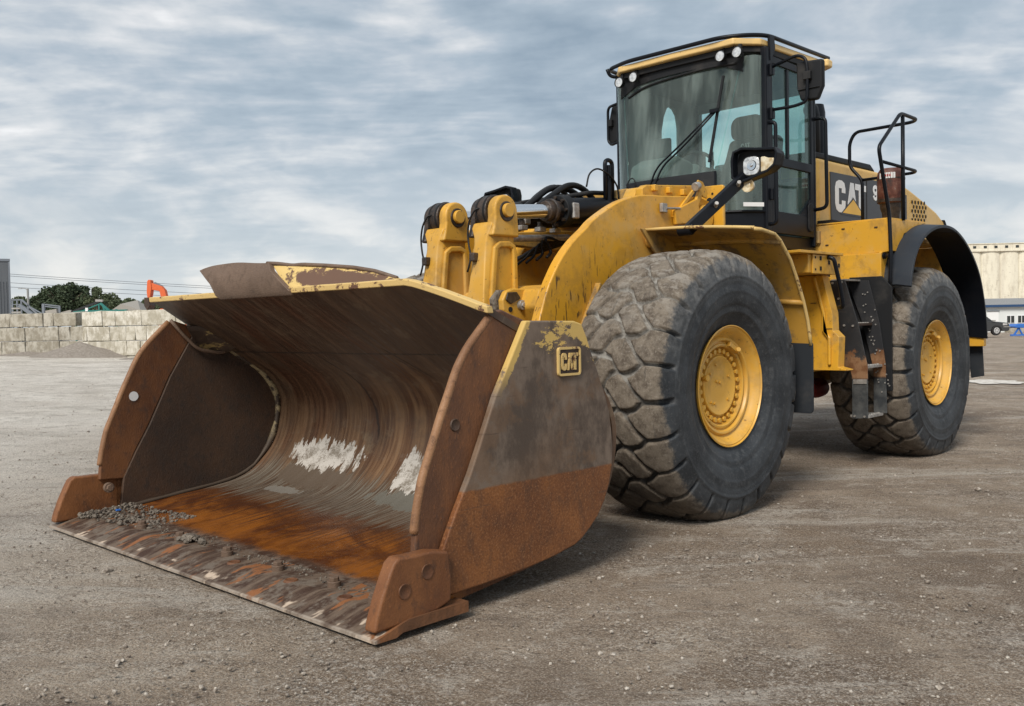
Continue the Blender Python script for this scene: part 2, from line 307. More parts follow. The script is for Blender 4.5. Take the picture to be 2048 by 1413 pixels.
def tyre_fn(n):
    at = n.node('ShaderNodeAttribute', attribute_name='tread'); gr = n.node('ShaderNodeAttribute', attribute_name='groove')
    p = n.obj(); g = n.noise(p, 3.0, 6, .65); h = n.noise(p, 13, 7, .72); fi = n.noise(p, 70, 4, .7); st = n.noise(n.map(p,scale=(1.2,10,1.2)),4,4)
    side = n.mix(n.smooth(g,.38,.62), (.010,.0125,.016), (.034,.039,.045))
    side = n.mix(n.smooth(h,.52,.66,0,.5), side, (.085,.09,.095)); side = n.mix(n.smooth(fi,.56,.66,0,.35), side, (.12,.12,.12))
    top = n.mix(n.smooth(h,.36,.62), (.075,.058,.043), (.165,.138,.108))
    top = n.mix(n.smooth(fi,.5,.68,0,.4), top, (.30,.27,.23))
    top = n.mix(n.smooth(st,.60,.72,0,.5), top, (.05,.045,.04))
    grv = n.mix(n.smooth(h,.38,.62), (.11,.10,.088), (.27,.26,.24))
    top = n.mix(n.math('MULTIPLY',n.smooth(n.noise(n.map(p,scale=(2,1,2)),6,5,.7),.48,.58),n.smooth(n.sep(p)[2],.1,.95,.0,.55)), top, (.30,.28,.25))
    top = n.mix(n.smooth(n.sep(p)[2],.1,-.85,0,.5), top, (.055,.044,.034))
    upz = n.smooth(n.sep(p)[2], -.60, .45, .0, 1.0)       # groove colour gets darker towards the bottom of the tyre
    grv = n.mix(upz, (.05,.046,.042), grv)
    sh = n.math('MULTIPLY', n.smooth(at.outputs['Fac'],-.2,.2), n.smooth(n.sep(p)[2],.1,.8)); rr_ = n.math('SQRT', n.math('ADD', n.math('POWER',n.sep(p)[0],2.0), n.math('POWER',n.sep(p)[2],2.0)))
    sd_ = n.math('MULTIPLY', n.math('MULTIPLY', n.smooth(rr_,.66,.86), n.smooth(n.sep(p)[2],.0,.75)), n.smooth(h,.35,.65,.2,.9)); side = n.mix(sd_, side, (.17,.17,.168))
    tr = n.mix(n.smooth(n.math('ADD',gr.outputs['Fac'],n.math('MULTIPLY',n.math('ADD',h,-.5),.5)),.30,.75), top, grv)
    tm = n.smooth(n.math('ADD', at.outputs['Fac'], n.math('ADD', n.math('MULTIPLY', n.math('ADD', h,-.5), 1.5), n.math('MULTIPLY', n.math('ADD', g,-.5), 1.6))), .30,.75)
    col = n.mix(tm, side, tr)
    return {'Base Color': col, 'Roughness': n.math('ADD', .62, n.math('MULTIPLY', tm, .25)), 'Normal': n.bump(n.math('ADD',h,n.math('MULTIPLY',fi,.6)),.35,.008)}
M['tyre'] = material('dusty_tyre', tyre_fn)
def ground_fn(n):
    p = n.pos(); g0 = n.noise(p,.10,4,.6); g = n.noise(p,.55,6,.66,.6); h = n.noise(p,3.4,7,.72); f = n.noise(p,24,6,.78); ff = n.noise(p,110,3,.75)
    pv = n.map(p, rot=(0,0,R(-134)))                     # tracks run across the yard
    ln = n.noise(n.map(pv, scale=(.20,.95,1)), 1.0, 7, .70, 1.2); ln2 = n.noise(n.map(pv, scale=(.35,3.4,1), loc=(3,1,0), rot=(0,0,.16)), 1.0, 5, .68, .9)
    damp = n.noise(n.map(p,loc=(2.2,7.7,0)),.42,5,.6,.5)
    col = n.mix(n.smooth(g,.36,.64), (.225,.163,.112), (.375,.300,.228))
    col = n.mix(n.smooth(damp,.49,.60,0,.65), col, (.165,.118,.083))
    col = n.mix(n.smooth(ln,.53,.64,0,.75), col, (.54,.49,.43))
    col = n.mix(n.smooth(ln,.46,.36,0,.65), col, (.165,.122,.090))
    col = n.mix(n.smooth(ln2,.55,.66,0,.5), col, (.15,.108,.078))
    lft = n.smooth(n.math('ADD', n.math('MULTIPLY',n.sep(p)[0],.69), n.math('MULTIPLY',n.sep(p)[1],-.72)), 2.5, 9.5)
    col = n.mix(n.math('MULTIPLY',lft,n.smooth(g,.25,.6,.5,1.0)), col, (.74,.70,.64))   # pale crushed stone over the far side of the yard
    col = n.mix(n.math('MULTIPLY', lft, n.smooth(n.noise(p,.7,6,.7,.5),.50,.64,0,.6)), col, (.36,.325,.28))
    col = n.mix(n.smooth(h,.52,.66,0,.55), col, (.52,.465,.40))
    col = n.mix(n.smooth(h,.47,.35,0,.5), col, (.15,.115,.088))
    patchy = n.smooth(n.noise(p,1.1,5,.65,.4),.42,.62,.10,1.0)
    f2 = n.noise(p,52,4,.8)
    col = n.mix(n.math('MULTIPLY',patchy,n.smooth(f,.47,.36,0,.75)), col, (.12,.092,.070))
    col = n.mix(n.math('MULTIPLY',patchy,n.smooth(f,.53,.62,0,.6)), col, (.56,.50,.44))
    col = n.mix(n.math('MULTIPLY',patchy,n.smooth(f2,.55,.63,0,.8)), col, (.66,.61,.54))
    col = n.mix(n.math('MULTIPLY',patchy,n.smooth(f2,.46,.38,0,.70)), col, (.085,.065,.050))
    col = n.mix(n.smooth(ff,.53,.62,0,.5), col, (.62,.57,.50))
    col = n.mix(n.smooth(ff,.47,.38,0,.6), col, (.08,.06,.046))
    gv = n.voro(p, 38, 'F1'); bm = n.bump(n.math('ADD', n.math('MULTIPLY',h,1.2), n.math('ADD', f, n.math('ADD', n.math('MULTIPLY',ff,.5), n.math('MULTIPLY',gv,-.35)))), .9, .035)
    return {'Base Color': col, 'Roughness': .9, 'Normal': bm, 'Specular IOR Level': .25}
M['ground'] = material('compacted_gravel', ground_fn)
M['pebble'] = material('pebble', lambda n: {'Base Color': n.ramp(n.noise(n.pos(),26,3,.6),[(.35,(.11,.085,.068)),(.5,(.24,.205,.17)),(.66,(.48,.44,.385))]), 'Roughness': .9})
M['mud'] = material('mud_clod', lambda n: {'Base Color': n.ramp(n.noise(n.obj(),25,5,.7),[(.35,(.05,.038,.03)),(.65,(.22,.19,.155))]), 'Roughness': .9, 'Normal': n.bump(n.noise(n.obj(),60,4),.7,.01)})
M['heap'] = material('heaped_grit', lambda n: {'Base Color': n.ramp(n.noise(n.obj(),12,6,.75),[(.35,(.17,.145,.12)),(.65,(.30,.27,.24))]), 'Roughness': .95, 'Normal': n.bump(n.noise(n.obj(),20,5),.6,.05)})
def conc_fn(a, b, c):
    def f(n):
        p = n.obj(); oi = n.node('ShaderNodeObjectInfo').outputs['Random']
        q = n.node('ShaderNodeVectorMath', operation='ADD'); n.put(q,0,p); n.put(q,1,n.comb(n.math('MULTIPLY',oi,30.0),oi,oi)); q = q.outputs[0]
        g = n.noise(q, 2.2, 6, .7); h = n.noise(n.map(q,scale=(2,2,.6)), 4, 6, .75)
        col = n.mix(n.smooth(g,.40,.60), a, b); col = n.mix(n.smooth(h,.52,.64,0,.75), col, c)
        col = n.mix(n.math('MULTIPLY',oi,.35), col, (.30,.27,.20))
        return {'Base Color': col, 'Roughness': .9, 'Normal': n.bump(h,.5,.03)}
    return f
M['block'] = material('cast_concrete', conc_fn((.25,.225,.18),(.44,.415,.36),(.16,.14,.11)))
M['block_lit'] = material('sunlit_tone_concrete', conc_fn((.40,.37,.30),(.66,.63,.56),(.27,.235,.17)))  # brighter copy of the concrete: sunlight on the angled wall put into colour
def leaf(a, b): return lambda n: {'Base Color': n.ramp(n.noise(n.obj(),.55,4,.7),[(.3,a),(.7,b)]), 'Roughness': .7}
M['leaf'] = material('dark_foliage', leaf((.020,.036,.016),(.050,.072,.030)))
M['leaf2'] = material('mid_foliage', leaf((.040,.058,.026),(.085,.105,.048)))
M['bark'] = material('bark', lambda n: {'Base Color': (.08,.06,.045), 'Roughness': .9})
def flat(name, c, r=.6, mtl=0.0): M[name] = material(name, lambda n: {'Base Color': c, 'Roughness': r, 'Metallic': mtl})
flat('green', (.012,.155,.135)); flat('grey_steel', (.16,.18,.21)); flat('belt', (.02,.022,.025), .8); flat('orange', (.62,.115,.03)); flat('tent', (.30,.28,.25))
flat('pole', (.28,.28,.27)); flat('wire', (.12,.13,.15)); flat('car_paint', (.045,.047,.05), .3); flat('car_glass', (.05,.055,.06), .1); flat('alloy', (.6,.6,.6), .35, .4)
flat('blue', (.03,.14,.48), .45); flat('blue_band', (.02,.06,.15)); flat('dark_glass', (.03,.035,.035), .15); flat('tire_far', (.015,.015,.016), .8)
def metal_siding(n):
    p = n.obj(); w = n.node('ShaderNodeTexWave'); n.put(w,'Vector',p); n.put(w,'Scale',1.2)
    return {'Base Color': n.mix(n.smooth(n.noise(n.map(p,scale=(1,1,.2)),.5,4),.3,.7), (.085,.095,.108), (.12,.13,.145)), 'Roughness': .5}
M['siding_grey'] = material('grey_siding', metal_siding)
M['siding_white'] = material('white_siding', lambda n: {'Base Color': (.66,.69,.69), 'Roughness': .5})
def silo_fn(n):
    p = n.obj(); g = n.noise(n.map(p,scale=(1.6,1.6,.5)), .9, 7, .75); h = n.noise(n.map(p,scale=(1,1,.12)), .5, 5, .7); k = n.noise(n.map(p,scale=(.6,.6,2.2)),1.3,6,.8)
    col = n.mix(n.smooth(g,.45,.72,0,.8), (.74,.70,.58), (.48,.43,.34))
    col = n.mix(n.smooth(h,.48,.72,0,.55), col, (.54,.50,.42)); col = n.mix(n.smooth(k,.58,.68,0,.6), col, (.27,.23,.18))
    return {'Base Color': col, 'Roughness': .9}
M['silo'] = material('weathered_silo_concrete', silo_fn)

# ------------------------------------------------------------------ geometry helpers
def link(o, parent=None):
    COL.objects.link(o)
    if parent is not None: o.parent = parent
    return o
def empty(name, parent=None, loc=(0,0,0), rz=0):
    o = bpy.data.objects.new(name, None); o.location = loc; o.rotation_euler = (0,0,rz); o.empty_display_size = .2
    return link(o, parent)
def tag(o, label=None, cat=None, group=None, kind=None):
    for k, v in (('label',label),('category',cat),('group',group),('kind',kind)):
        if v: o[k] = v
    return o
def fillet(pts, r, k=5):
    P = [Vector(p) for p in pts]; out = [P[0]]
    for i in range(1, len(P)-1):
        a, b, c = P[i-1], P[i], P[i+1]; l1, l2 = (a-b).length, (c-b).length
        q = min(r, l1*.48, l2*.48); s, e = b+(a-b).normalized()*q, b+(c-b).normalized()*q
        for j in range(k+1):
            t = j/k; out.append((1-t)**2*s + 2*t*(1-t)*b + t*t*e)
    out.append(P[-1]); return out
def catmull(pts, k=6):
    P = [Vector(p) for p in pts]; P = [2*P[0]-P[1]] + P + [2*P[-1]-P[-2]]; out = []
    for i in range(1, len(P)-2):
        p0,p1,p2,p3 = P[i-1:i+3]
        for j in range(k):
            t = j/k; out.append(.5*((2*p1)+(-p0+p2)*t+(2*p0-5*p1+4*p2-p3)*t*t+(-p0+3*p1-3*p2+p3)*t**3))
    out.append(P[-2]); return out
class MB:
    def __init__(s): s.v = []; s.f = []
    def add(s, vs, fs):
        b = len(s.v); s.v += [tuple(v) for v in vs]; s.f += [tuple(b+i for i in f) for f in fs]; return s
    def box(s, c, d, rot=None):
        c = Vector(c); q = [Vector((x*d[0]/2,y*d[1]/2,z*d[2]/2)) for z in (-1,1) for y in (-1,1) for x in (-1,1)]
        if rot is not None: q = [rot @ v for v in q]
        return s.add([c+v for v in q], [(0,2,3,1),(4,5,7,6),(0,1,5,4),(2,6,7,3),(0,4,6,2),(1,3,7,5)])
    def box2(s, a, b): return s.box([(a[i]+b[i])/2 for i in range(3)], [abs(b[i]-a[i]) for i in range(3)])
    def prism(s, poly, axis, a, b):
        n = len(poly)
        def mk(p, t): return {'X': (t,p[0],p[1]), 'Y': (p[0],t,p[1]), 'Z': (p[0],p[1],t)}[axis]
        return s.add([mk(p,a) for p in poly]+[mk(p,b) for p in poly], [tuple(range(n))[::-1], tuple(range(n,2*n))]+[(i,(i+1)%n,n+(i+1)%n,n+i) for i in range(n)])
    def plate(s, pts, n):                # planar polygon in space, thickened along n
        n = Vector(n); k = len(pts)
        return s.add([Vector(p) for p in pts]+[Vector(p)+n for p in pts], [tuple(range(k))[::-1], tuple(range(k,2*k))]+[(i,(i+1)%k,k+(i+1)%k,k+i) for i in range(k)])
    def tube(s, pts, r, seg=10, fil=0.0, closed=False, rs=None, flat=1.0):
        P = fillet(pts, fil) if fil else [Vector(p) for p in pts]; n = len(P); up = None; vs = []; fs = []
        for i in range(n):
            t = (P[min(i+1,n-1)] - P[max(i-1,0)]).normalized() if not closed else (P[(i+1)%n]-P[i-1]).normalized()
            if up is None: up = t.orthogonal().normalized()
            up = (up - t*up.dot(t)).normalized(); w = t.cross(up); rr = rs[i] if rs else r
            for j in range(seg):
                a = 2*math.pi*j/seg; vs.append(P[i] + up*math.cos(a)*rr + w*math.sin(a)*rr*flat)
        for i in range(n if closed else n-1):
            for j in range(seg):
                a, b = i*seg+j, i*seg+(j+1)%seg; c = ((i+1)%n)*seg; fs.append((a,b,c+(j+1)%seg,c+j))
        if not closed: fs += [tuple(range(seg))[::-1], tuple(range((n-1)*seg, n*seg))]
        return s.add(vs, fs)
    def cyl(s, a, b, r, seg=20, r2=None): return s.tube([a,b], r, seg, rs=[r, r if r2 is None else r2])
    def lathe(s, prof, c=(0,0,0), axis='Y', seg=64):   # prof: (along axis, radius)
        vs = []; fs = []; n = len(prof)
        for (a, r) in prof:
            for j in range(seg):
                t = 2*math.pi*j/seg; x, z = r*math.cos(t), r*math.sin(t)
                vs.append({'Y': (c[0]+x, c[1]+a, c[2]+z), 'Z': (c[0]+x, c[1]+z, c[2]+a), 'X': (c[0]+a, c[1]+x, c[2]+z)}[axis])
        for i in range(n-1):
            for j in range(seg): fs.append((i*seg+j, i*seg+(j+1)%seg, (i+1)*seg+(j+1)%seg, (i+1)*seg+j))
        if prof[0][1] > 1e-4: pass
        return s.add(vs, fs)
    def beam(s, a, b, w, h, up=(0,0,1)):
        a, b, up = Vector(a), Vector(b), Vector(up); t = (b-a).normalized(); sd_ = t.cross(up).normalized(); u = sd_.cross(t)
        q = [p + sd_*x*w/2 + u*y*h/2 for p in (a,b) for x,y in ((-1,-1),(1,-1),(1,1),(-1,1))]
        return s.add(q, [(0,1,2,3),(7,6,5,4),(0,4,5,1),(1,5,6,2),(2,6,7,3),(3,7,4,0)])
    def build(s, name, mt, parent=None, smooth=False, bevel=0.0, seg=2, loc=None, fix=True):
        me = bpy.data.meshes.new(name); me.from_pydata(s.v, [], s.f); 
        if fix:
            bm = bmesh.new(); bm.from_mesh(me); bmesh.ops.recalc_face_normals(bm, faces=bm.faces); bm.to_mesh(me); bm.free()
        me.materials.append(M[mt] if isinstance(mt, str) else mt)
        if smooth or bevel: me.shade_smooth()
        if bevel or smooth == 'auto':
            me.polygons.foreach_set('use_smooth', [True]*len(me.polygons))
        o = bpy.data.objects.new(name, me)
        if bevel:
            b = o.modifiers.new('edge', 'BEVEL'); b.width = bevel; b.segments = seg; b.limit_method = 'ANGLE'; b.angle_limit = R(32); b.harden_normals = True
        if smooth == 'auto':
            me.set_sharp_from_angle(angle=R(38))
        if loc is not None: o.location = loc
        return link(o, parent)
def stroke(mb, pts, w, axis_fn, z0, z1, closed=False, ws=None):
    """flat ribbon along 2-D points turned into a slab; axis_fn(x, y, h) -> 3-D"""
    n = len(pts); L = []; Rr = []
    for i in range(n):
        a = pts[(i-1)%n] if closed else pts[max(i-1,0)]; b = pts[(i+1)%n] if closed else pts[min(i+1,n-1)]
        dx, dy = b[0]-a[0], b[1]-a[1]; l = math.hypot(dx,dy); nx, ny = -dy/l, dx/l; hw = (ws[i] if ws else w)/2
        L.append((pts[i][0]+nx*hw, pts[i][1]+ny*hw)); Rr.append((pts[i][0]-nx*hw, pts[i][1]-ny*hw))
    vs = []
    for i in range(n): vs += [axis_fn(*L[i],z0), axis_fn(*Rr[i],z0), axis_fn(*Rr[i],z1), axis_fn(*L[i],z1)]
    fs = []
    for i in range(n if closed else n-1):
        a, b_ = 4*i, 4*((i+1) % n); fs += [(a+k, a+(k+1)%4, b_+(k+1)%4, b_+k) for k in range(4)]
    if not closed: fs += [(3,2,1,0), (4*n-4,4*n-3,4*n-2,4*n-1)]
    mb.add(vs, fs)
def rrect(cx, cy, w, h, r, k=5):
    out = []
    for (sx_, sy_, a0) in ((1,1,0),(-1,1,90),(-1,-1,180),(1,-1,270)):
        for j in range(k+1):
            a = R(a0+90*j/k); out.append((cx+sx_*(w/2-r)+r*math.cos(a), cy+sy_*(h/2-r)+r*math.sin(a)))
    return out
def letters(mb, fn, h0, h1, tri=None):
    """C, A, T in a 2.3 x 1 box"""
    path = [(.60,.62),(.60,.74),(.56,.85),(.46,.88),(.28,.88),(.17,.84),(.13,.74),(.13,.26),(.17,.16),(.28,.12),(.46,.12),(.56,.15),(.60,.26),(.60,.38)]
    stroke(mb, path, .25, fn, h0, h1)
    def poly(q): mb.add([fn(x,y,h0) for x,y in q]+[fn(x,y,h1) for x,y in q], [tuple(range(len(q)))[::-1], tuple(range(len(q),2*len(q)))]+[(k,(k+1)%len(q),len(q)+(k+1)%len(q),len(q)+k) for k in range(len(q))])
    poly([(.82,0),(1.09,1),(1.212,1),(1.212,.58),(1.03,0)]); poly([(1.2125,.58),(1.2125,1),(1.335,1),(1.60,0),(1.39,0)])
    poly([(1.45,1),(2.26,1),(2.26,.80),(1.45,.80)]); poly([(1.72,.798),(2.02,.798),(2.02,0),(1.72,0)])

# ------------------------------------------------------------------ ground and far setting helpers
def gz(x, y):                            # the yard dips to the right of the machine and rises to the left
    L = .69*x - .72*y; dd = math.hypot(x-1, y); t = min(max((dd-5.5)/10, 0), 1); t = t*t*(3-2*t)
    z = (.0195 if L > 0 else .0112)*L*t
    return max(-2.2, min(z, 1.6))
def site(u, v, dist):                    # a spot at a true distance along the view; u, v in photo pixels
    q = F_ + R_*((u-1024)/FPX) - U_*((v-706.5)/FPX); f2 = Vector((math.cos(R(YAW)), math.sin(R(YAW)), 0))
    return CAM + q*(dist/q.dot(f2))

def build_ground():
    cx, cy = 5.0, 2.5; rings = [0.0]; r = .25
    while r < 2500: rings.append(r); r *= 1.033; 
    NS = 420; vs = [(cx, cy, gz(cx,cy)-.004)]
    for r in rings[1:]:
        for j in range(NS):
            a = 2*math.pi*j/NS; x, y = cx+r*math.cos(a), cy+r*math.sin(a); z = gz(x,y)
            if r < 60:
                n1 = mnoise.noise(Vector((x*.9,y*.9,0))); n2 = mnoise.noise(Vector((x*3.1,y*3.1,4))); n3 = mnoise.noise(Vector((x*9,y*9,9)))
                near = 1.0 if not (-3.2 < x < 5.3 and abs(y) < 1.9) else .25
                z += near*(.016*n1+.011*n2+.006*n3) - .012
            vs.append((x,y,z))
    fs = [(0, 1+j, 1+(j+1)%NS) for j in range(NS)]
    for i in range(len(rings)-2):
        a = 1+i*NS; b = a+NS
        for j in range(NS): fs.append((a+j, b+j, b+(j+1)%NS, a+(j+1)%NS))
    m_ = MB(); m_.v = vs; m_.f = fs; o = m_.build('ground', 'ground', smooth=True); tag(o, kind='structure'); return o
build_ground()
def build_pebbles():
    rng = np.random.default_rng(3)
    bm = bmesh.new(); bmesh.ops.create_icosphere(bm, subdivisions=1, radius=1); base = np.array([v.co[:] for v in bm.verts]); fc = np.array([[v.index for v in f.verts] for f in bm.faces]); bm.free()
    V = []; Fc = []; k = 0; N = 15000
    fwd = np.array([math.cos(R(YAW)), math.sin(R(YAW))]); rt = np.array([math.sin(R(YAW)), -math.cos(R(YAW))])
    for i in range(N):
        dist = 2.6*math.exp(rng.random()*2.35); lat = (rng.random()-.5)*1.25*dist
        xy = np.array([CAM.x, CAM.y]) + fwd*dist + rt*lat
        if 3.4 < xy[0] < 5.16 and abs(xy[1]) < 1.8: continue
        s_ = .003+.009*rng.random()**4; 
        if rng.random() < .012: s_ *= 2.2
        sc = s_*(np.array([1,1,.65])+rng.normal(0,.15,3)); a = rng.random()*6.28; ca, sa = math.cos(a), math.sin(a)
        q = base*(1+rng.normal(0,.13,(len(base),1)))*sc; q = q@np.array([[ca,sa,0],[-sa,ca,0],[0,0,1]])
        q += (xy[0], xy[1], gz(*xy)-.010+s_*.25); V.append(q); Fc.append(fc+k); k += len(base)
    me = bpy.data.meshes.new('pebbles'); me.from_pydata(np.vstack(V).tolist(), [], np.vstack(Fc).tolist()); me.materials.append(M['pebble'])
    tag(link(bpy.data.objects.new('pebbles', me)), 'loose pebbles scattered over the compacted gravel yard', 'gravel', kind='stuff')
build_pebbles()

# ================================================================== WHEEL LOADER
L = empty('wheel_loader')
tag(L, 'yellow wheel loader with rusty bucket lowered on the gravel yard', 'wheel loader')

# ---- bucket
BK = empty('bucket', L)
prof = [(4.745,.075),(4.5,.10),(4.27,.125),(3.99,.155),(3.80,.19),(3.65,.26),(3.51,.40),(3.43,.58),(3.42,.78),(3.52,.95),(3.68,1.07)]
pc = [(p.x, p.z) for p in catmull([(x,0,z) for x,z in prof], 6)]
for t in (.15,.3,.45,.6,.75,.9,1.0): pc.append((3.68+(4.40-3.68)*t, 1.07+(1.535-1.07)*t))
def build_wrapper():
    n = len(pc); S = [.37]
    for i in range(1,n): S.append(S[-1]+math.hypot(pc[i][0]-pc[i-1][0], pc[i][1]-pc[i-1][1]))
    N = []
    for i in range(n):
        a, b = pc[max(i-1,0)], pc[min(i+1,n-1)]; dx, dz = b[0]-a[0], b[1]-a[1]; l = math.hypot(dx,dz); N.append((-dz/l, dx/l))
    NY = 70; W2 = 1.70; vs = []; uvs = []; th = .035
    for side in (0,1):
        for i in range(n):
            for j in range(NY+1):
                y = -W2 + 2*W2*j/NY; x, z = pc[i]
                s = S[i]; tail = max(0, (s-2.55)/(S[-1]-2.55))
                if y > 1.15 and tail > 0:      # the lip is bent down towards this corner
                    k = min(1, (y-1.15)/.55); z -= .155*tail*k**1.15; x -= .03*tail*k
                d_ = mnoise.noise(Vector((y*1.7, s*1.5, 3)))*.007 + mnoise.noise(Vector((y*6, s*4, 8)))*.0025
                cr = math.exp(-((y+.36+.12*(s-2))/.035)**2)*(1 if 1.8 < s < 2.65 else 0)*.010
                d_ += cr if side == 0 else 0
                x += N[i][0]*(th*side + d_); z += N[i][1]*(th*side + d_)
                vs.append((x,y,z)); uvs.append((y,s))
    fs = []; w = NY+1; o2 = n*w
    for i in range(n-1):
        for j in range(NY):
            fs.append((i*w+j, i*w+j+1, (i+1)*w+j+1, (i+1)*w+j)); fs.append((o2+i*w+j, o2+(i+1)*w+j, o2+(i+1)*w+j+1, o2+i*w+j+1))
    for j in range(NY):
        fs.append((j, o2+j, o2+j+1, j+1)); a = (n-1)*w; fs.append((a+j, a+j+1, o2+a+j+1, o2+a+j))
    for i in range(n-1):
        for j in (0, NY):
            q = (i*w+j, (i+1)*w+j, o2+(i+1)*w+j, o2+i*w+j); fs.append(q if j == 0 else q[::-1])
    me = bpy.data.meshes.new('shell'); me.from_pydata(vs, [], fs); ul = me.uv_layers.new(name='UVMap')
    for lp in me.loops: ul.data[lp.index].uv = uvs[lp.vertex_index]
    me.materials.append(M['wrapper']); bm = bmesh.new(); bm.from_mesh(me); bmesh.ops.recalc_face_normals(bm, faces=bm.faces); bm.to_mesh(me); bm.free()
    me.shade_smooth(); me.set_sharp_from_angle(angle=R(50)); link(bpy.data.objects.new('shell', me), BK)
build_wrapper()
# lip bar along the top edge (pale yellow, chipped)
def lip_pt(y):
    x, z = 4.40, 1.535
    if y > 1.15:
        k = min(1, (y-1.15)/.55); z -= .155*k**1.15; x -= .03*k
    return x, z
b = MB(); ys = [-1.735+3.45*i/60 for i in range(61)]
vs = []
for y in ys:
    x, z = lip_pt(y); w_ = .0018*mnoise.noise(Vector((y*9,0,0)))
    for dx, dz in ((.006,-.004),(.010+w_,.030+w_),(-.030,.036+w_),(-.040,-.004)): vs.append((x+dx, y, z+dz))
fs = [(i*4+j, i*4+(j+1)%4, (i+1)*4+(j+1)%4, (i+1)*4+j) for i in range(60) for j in range(4)] + [(0,1,2,3),(240,243,242,241)]
b.add(vs, fs); b.build('lip_bar', 'lip', BK, bevel=.006)
# spill guard: brown face plate and the hollow panel behind it
b = MB(); P0 = []
n = 14
for i in range(n+1):
    t = i/n; yt = -.99+.86*t; yb = -.75+.86*t; top = 1.722+.026*math.sin(math.pi*t**.8)
    f1, f2 = .25+.22*(1-t), .60+.22*(1-t); mm = mnoise.noise(Vector((t*3,0,5)))*.006
    P0.append([(4.405,yt,top+mm),(4.432,yt+(yb-yt)*f1,top-.05),(4.438,yt+(yb-yt)*f2,1.62),(4.425,yb,1.545),(4.405,yb+.03*(1-t),1.518)])
vs = [p for r_ in P0 for p in r_]; k = 5
vs2 = [(x-.035,y,z) for x,y,z in vs]; nn = len(vs)
fs = []
for i in range(n):
    for j in range(k-1):
        a = i*k+j; fs += [(a,a+1,a+k+1,a+k),(nn+a,nn+a+k,nn+a+k+1,nn+a+1)]
    fs += [(i*k,(i+1)*k,nn+(i+1)*k,nn+i*k),(i*k+k-1,nn+i*k+k-1,nn+(i+1)*k+k-1,(i+1)*k+k-1)]
for i in (0,n):
    for j in range(k-1): fs.append((i*k+j,nn+i*k+j,nn+i*k+j+1,i*k+j+1))
b.add(vs+vs2, fs); b.build('spill_guard', 'rust_brown', BK, bevel=.005)
def guard_mat(n_):
    p = n_.obj(); s_ = n_.sep(p); h = n_.noise(p, 5, 6, .7)
    e = n_.math('ADD', n_.math('POWER', n_.math('DIVIDE', n_.math('ADD', s_[1], -.40), .36), 2.0), n_.math('POWER', n_.math('DIVIDE', n_.math('ADD', n_.math('ADD', s_[2], n_.math('MULTIPLY', s_[1], .10)), -1.645), .055), 2.0))
    f = n_.smooth(n_.math('ADD', e, n_.math('MULTIPLY', n_.math('ADD',n_.noise(p,8,6,.75),-.5), 5.0)), 1.3, .9)
    sp = n_.smooth(n_.noise(n_.map(p,scale=(8,8,20)),1.6,5,.7), .60,.64)
    return {'Base Color': n_.mix(n_.math('MAXIMUM',f,sp), (.60,.43,.16), (.115,.060,.036)), 'Roughness': .6}
M['guard_in'] = material('worn_guard_inside', guard_mat)
b = MB(); b.plate([(4.385,-.125,1.712),(4.30,.10,1.694),(4.20,.48,1.660),(4.18,.62,1.640),(4.17,.80,1.590),(4.27,.95,1.545),(4.36,.30,1.53),(4.385,.06,1.525)], (-.03,-.01,.004)); b.build('spill_guard', 'guard_in', BK, bevel=.005)
b = MB(); b.tube([(4.398,-.16,1.722),(4.37,-.08,1.716),(4.33,.02,1.700),(4.31,.08,1.704),(4.26,.25,1.690),(4.21,.46,1.668),(4.18,.62,1.640),(4.17,.80,1.592)], .012, 8, .03, rs=None); b.build('guard_edge', 'rust_brown', BK, smooth=True)

# side plates, both sides
main = [(4.13,1.340),(3.95,1.338),(3.76,1.335),(3.70,1.32),(3.66,1.25),(3.63,1.18),(3.57,1.06),(3.51,.93),(3.475,.83),(3.46,.74),(3.452,.64),(3.46,.55),(3.485,.46),(3.53,.365),(3.59,.29),(3.66,.235),(3.72,.195),(3.78,.17),(3.95,.14),(4.16,.12),(4.45,.105),(4.70,.10),(4.71,.30),(4.62,.47),(4.52,.64),(4.43,.82),(4.35,.985)]
cut = [(4.255,1.395),(4.30,1.385),(4.40,1.29),(4.48,1.21),(4.545,1.12),(4.60,1.01),(4.65,.91),(4.69,.82),(4.73,.73),(4.77,.64),(4.795,.55),(4.815,.46),(4.825,.40),(4.835,.30),(4.66,.29),(4.58,.47),(4.48,.64),(4.39,.82),(4.31,.985),(4.085,1.34),(4.15,1.36)]
inner = [(x-.04 if x > 4.0 and z > .12 else (x-.05 if x < 3.9 else x), z-.03 if z < .3 else z) for x, z in main]
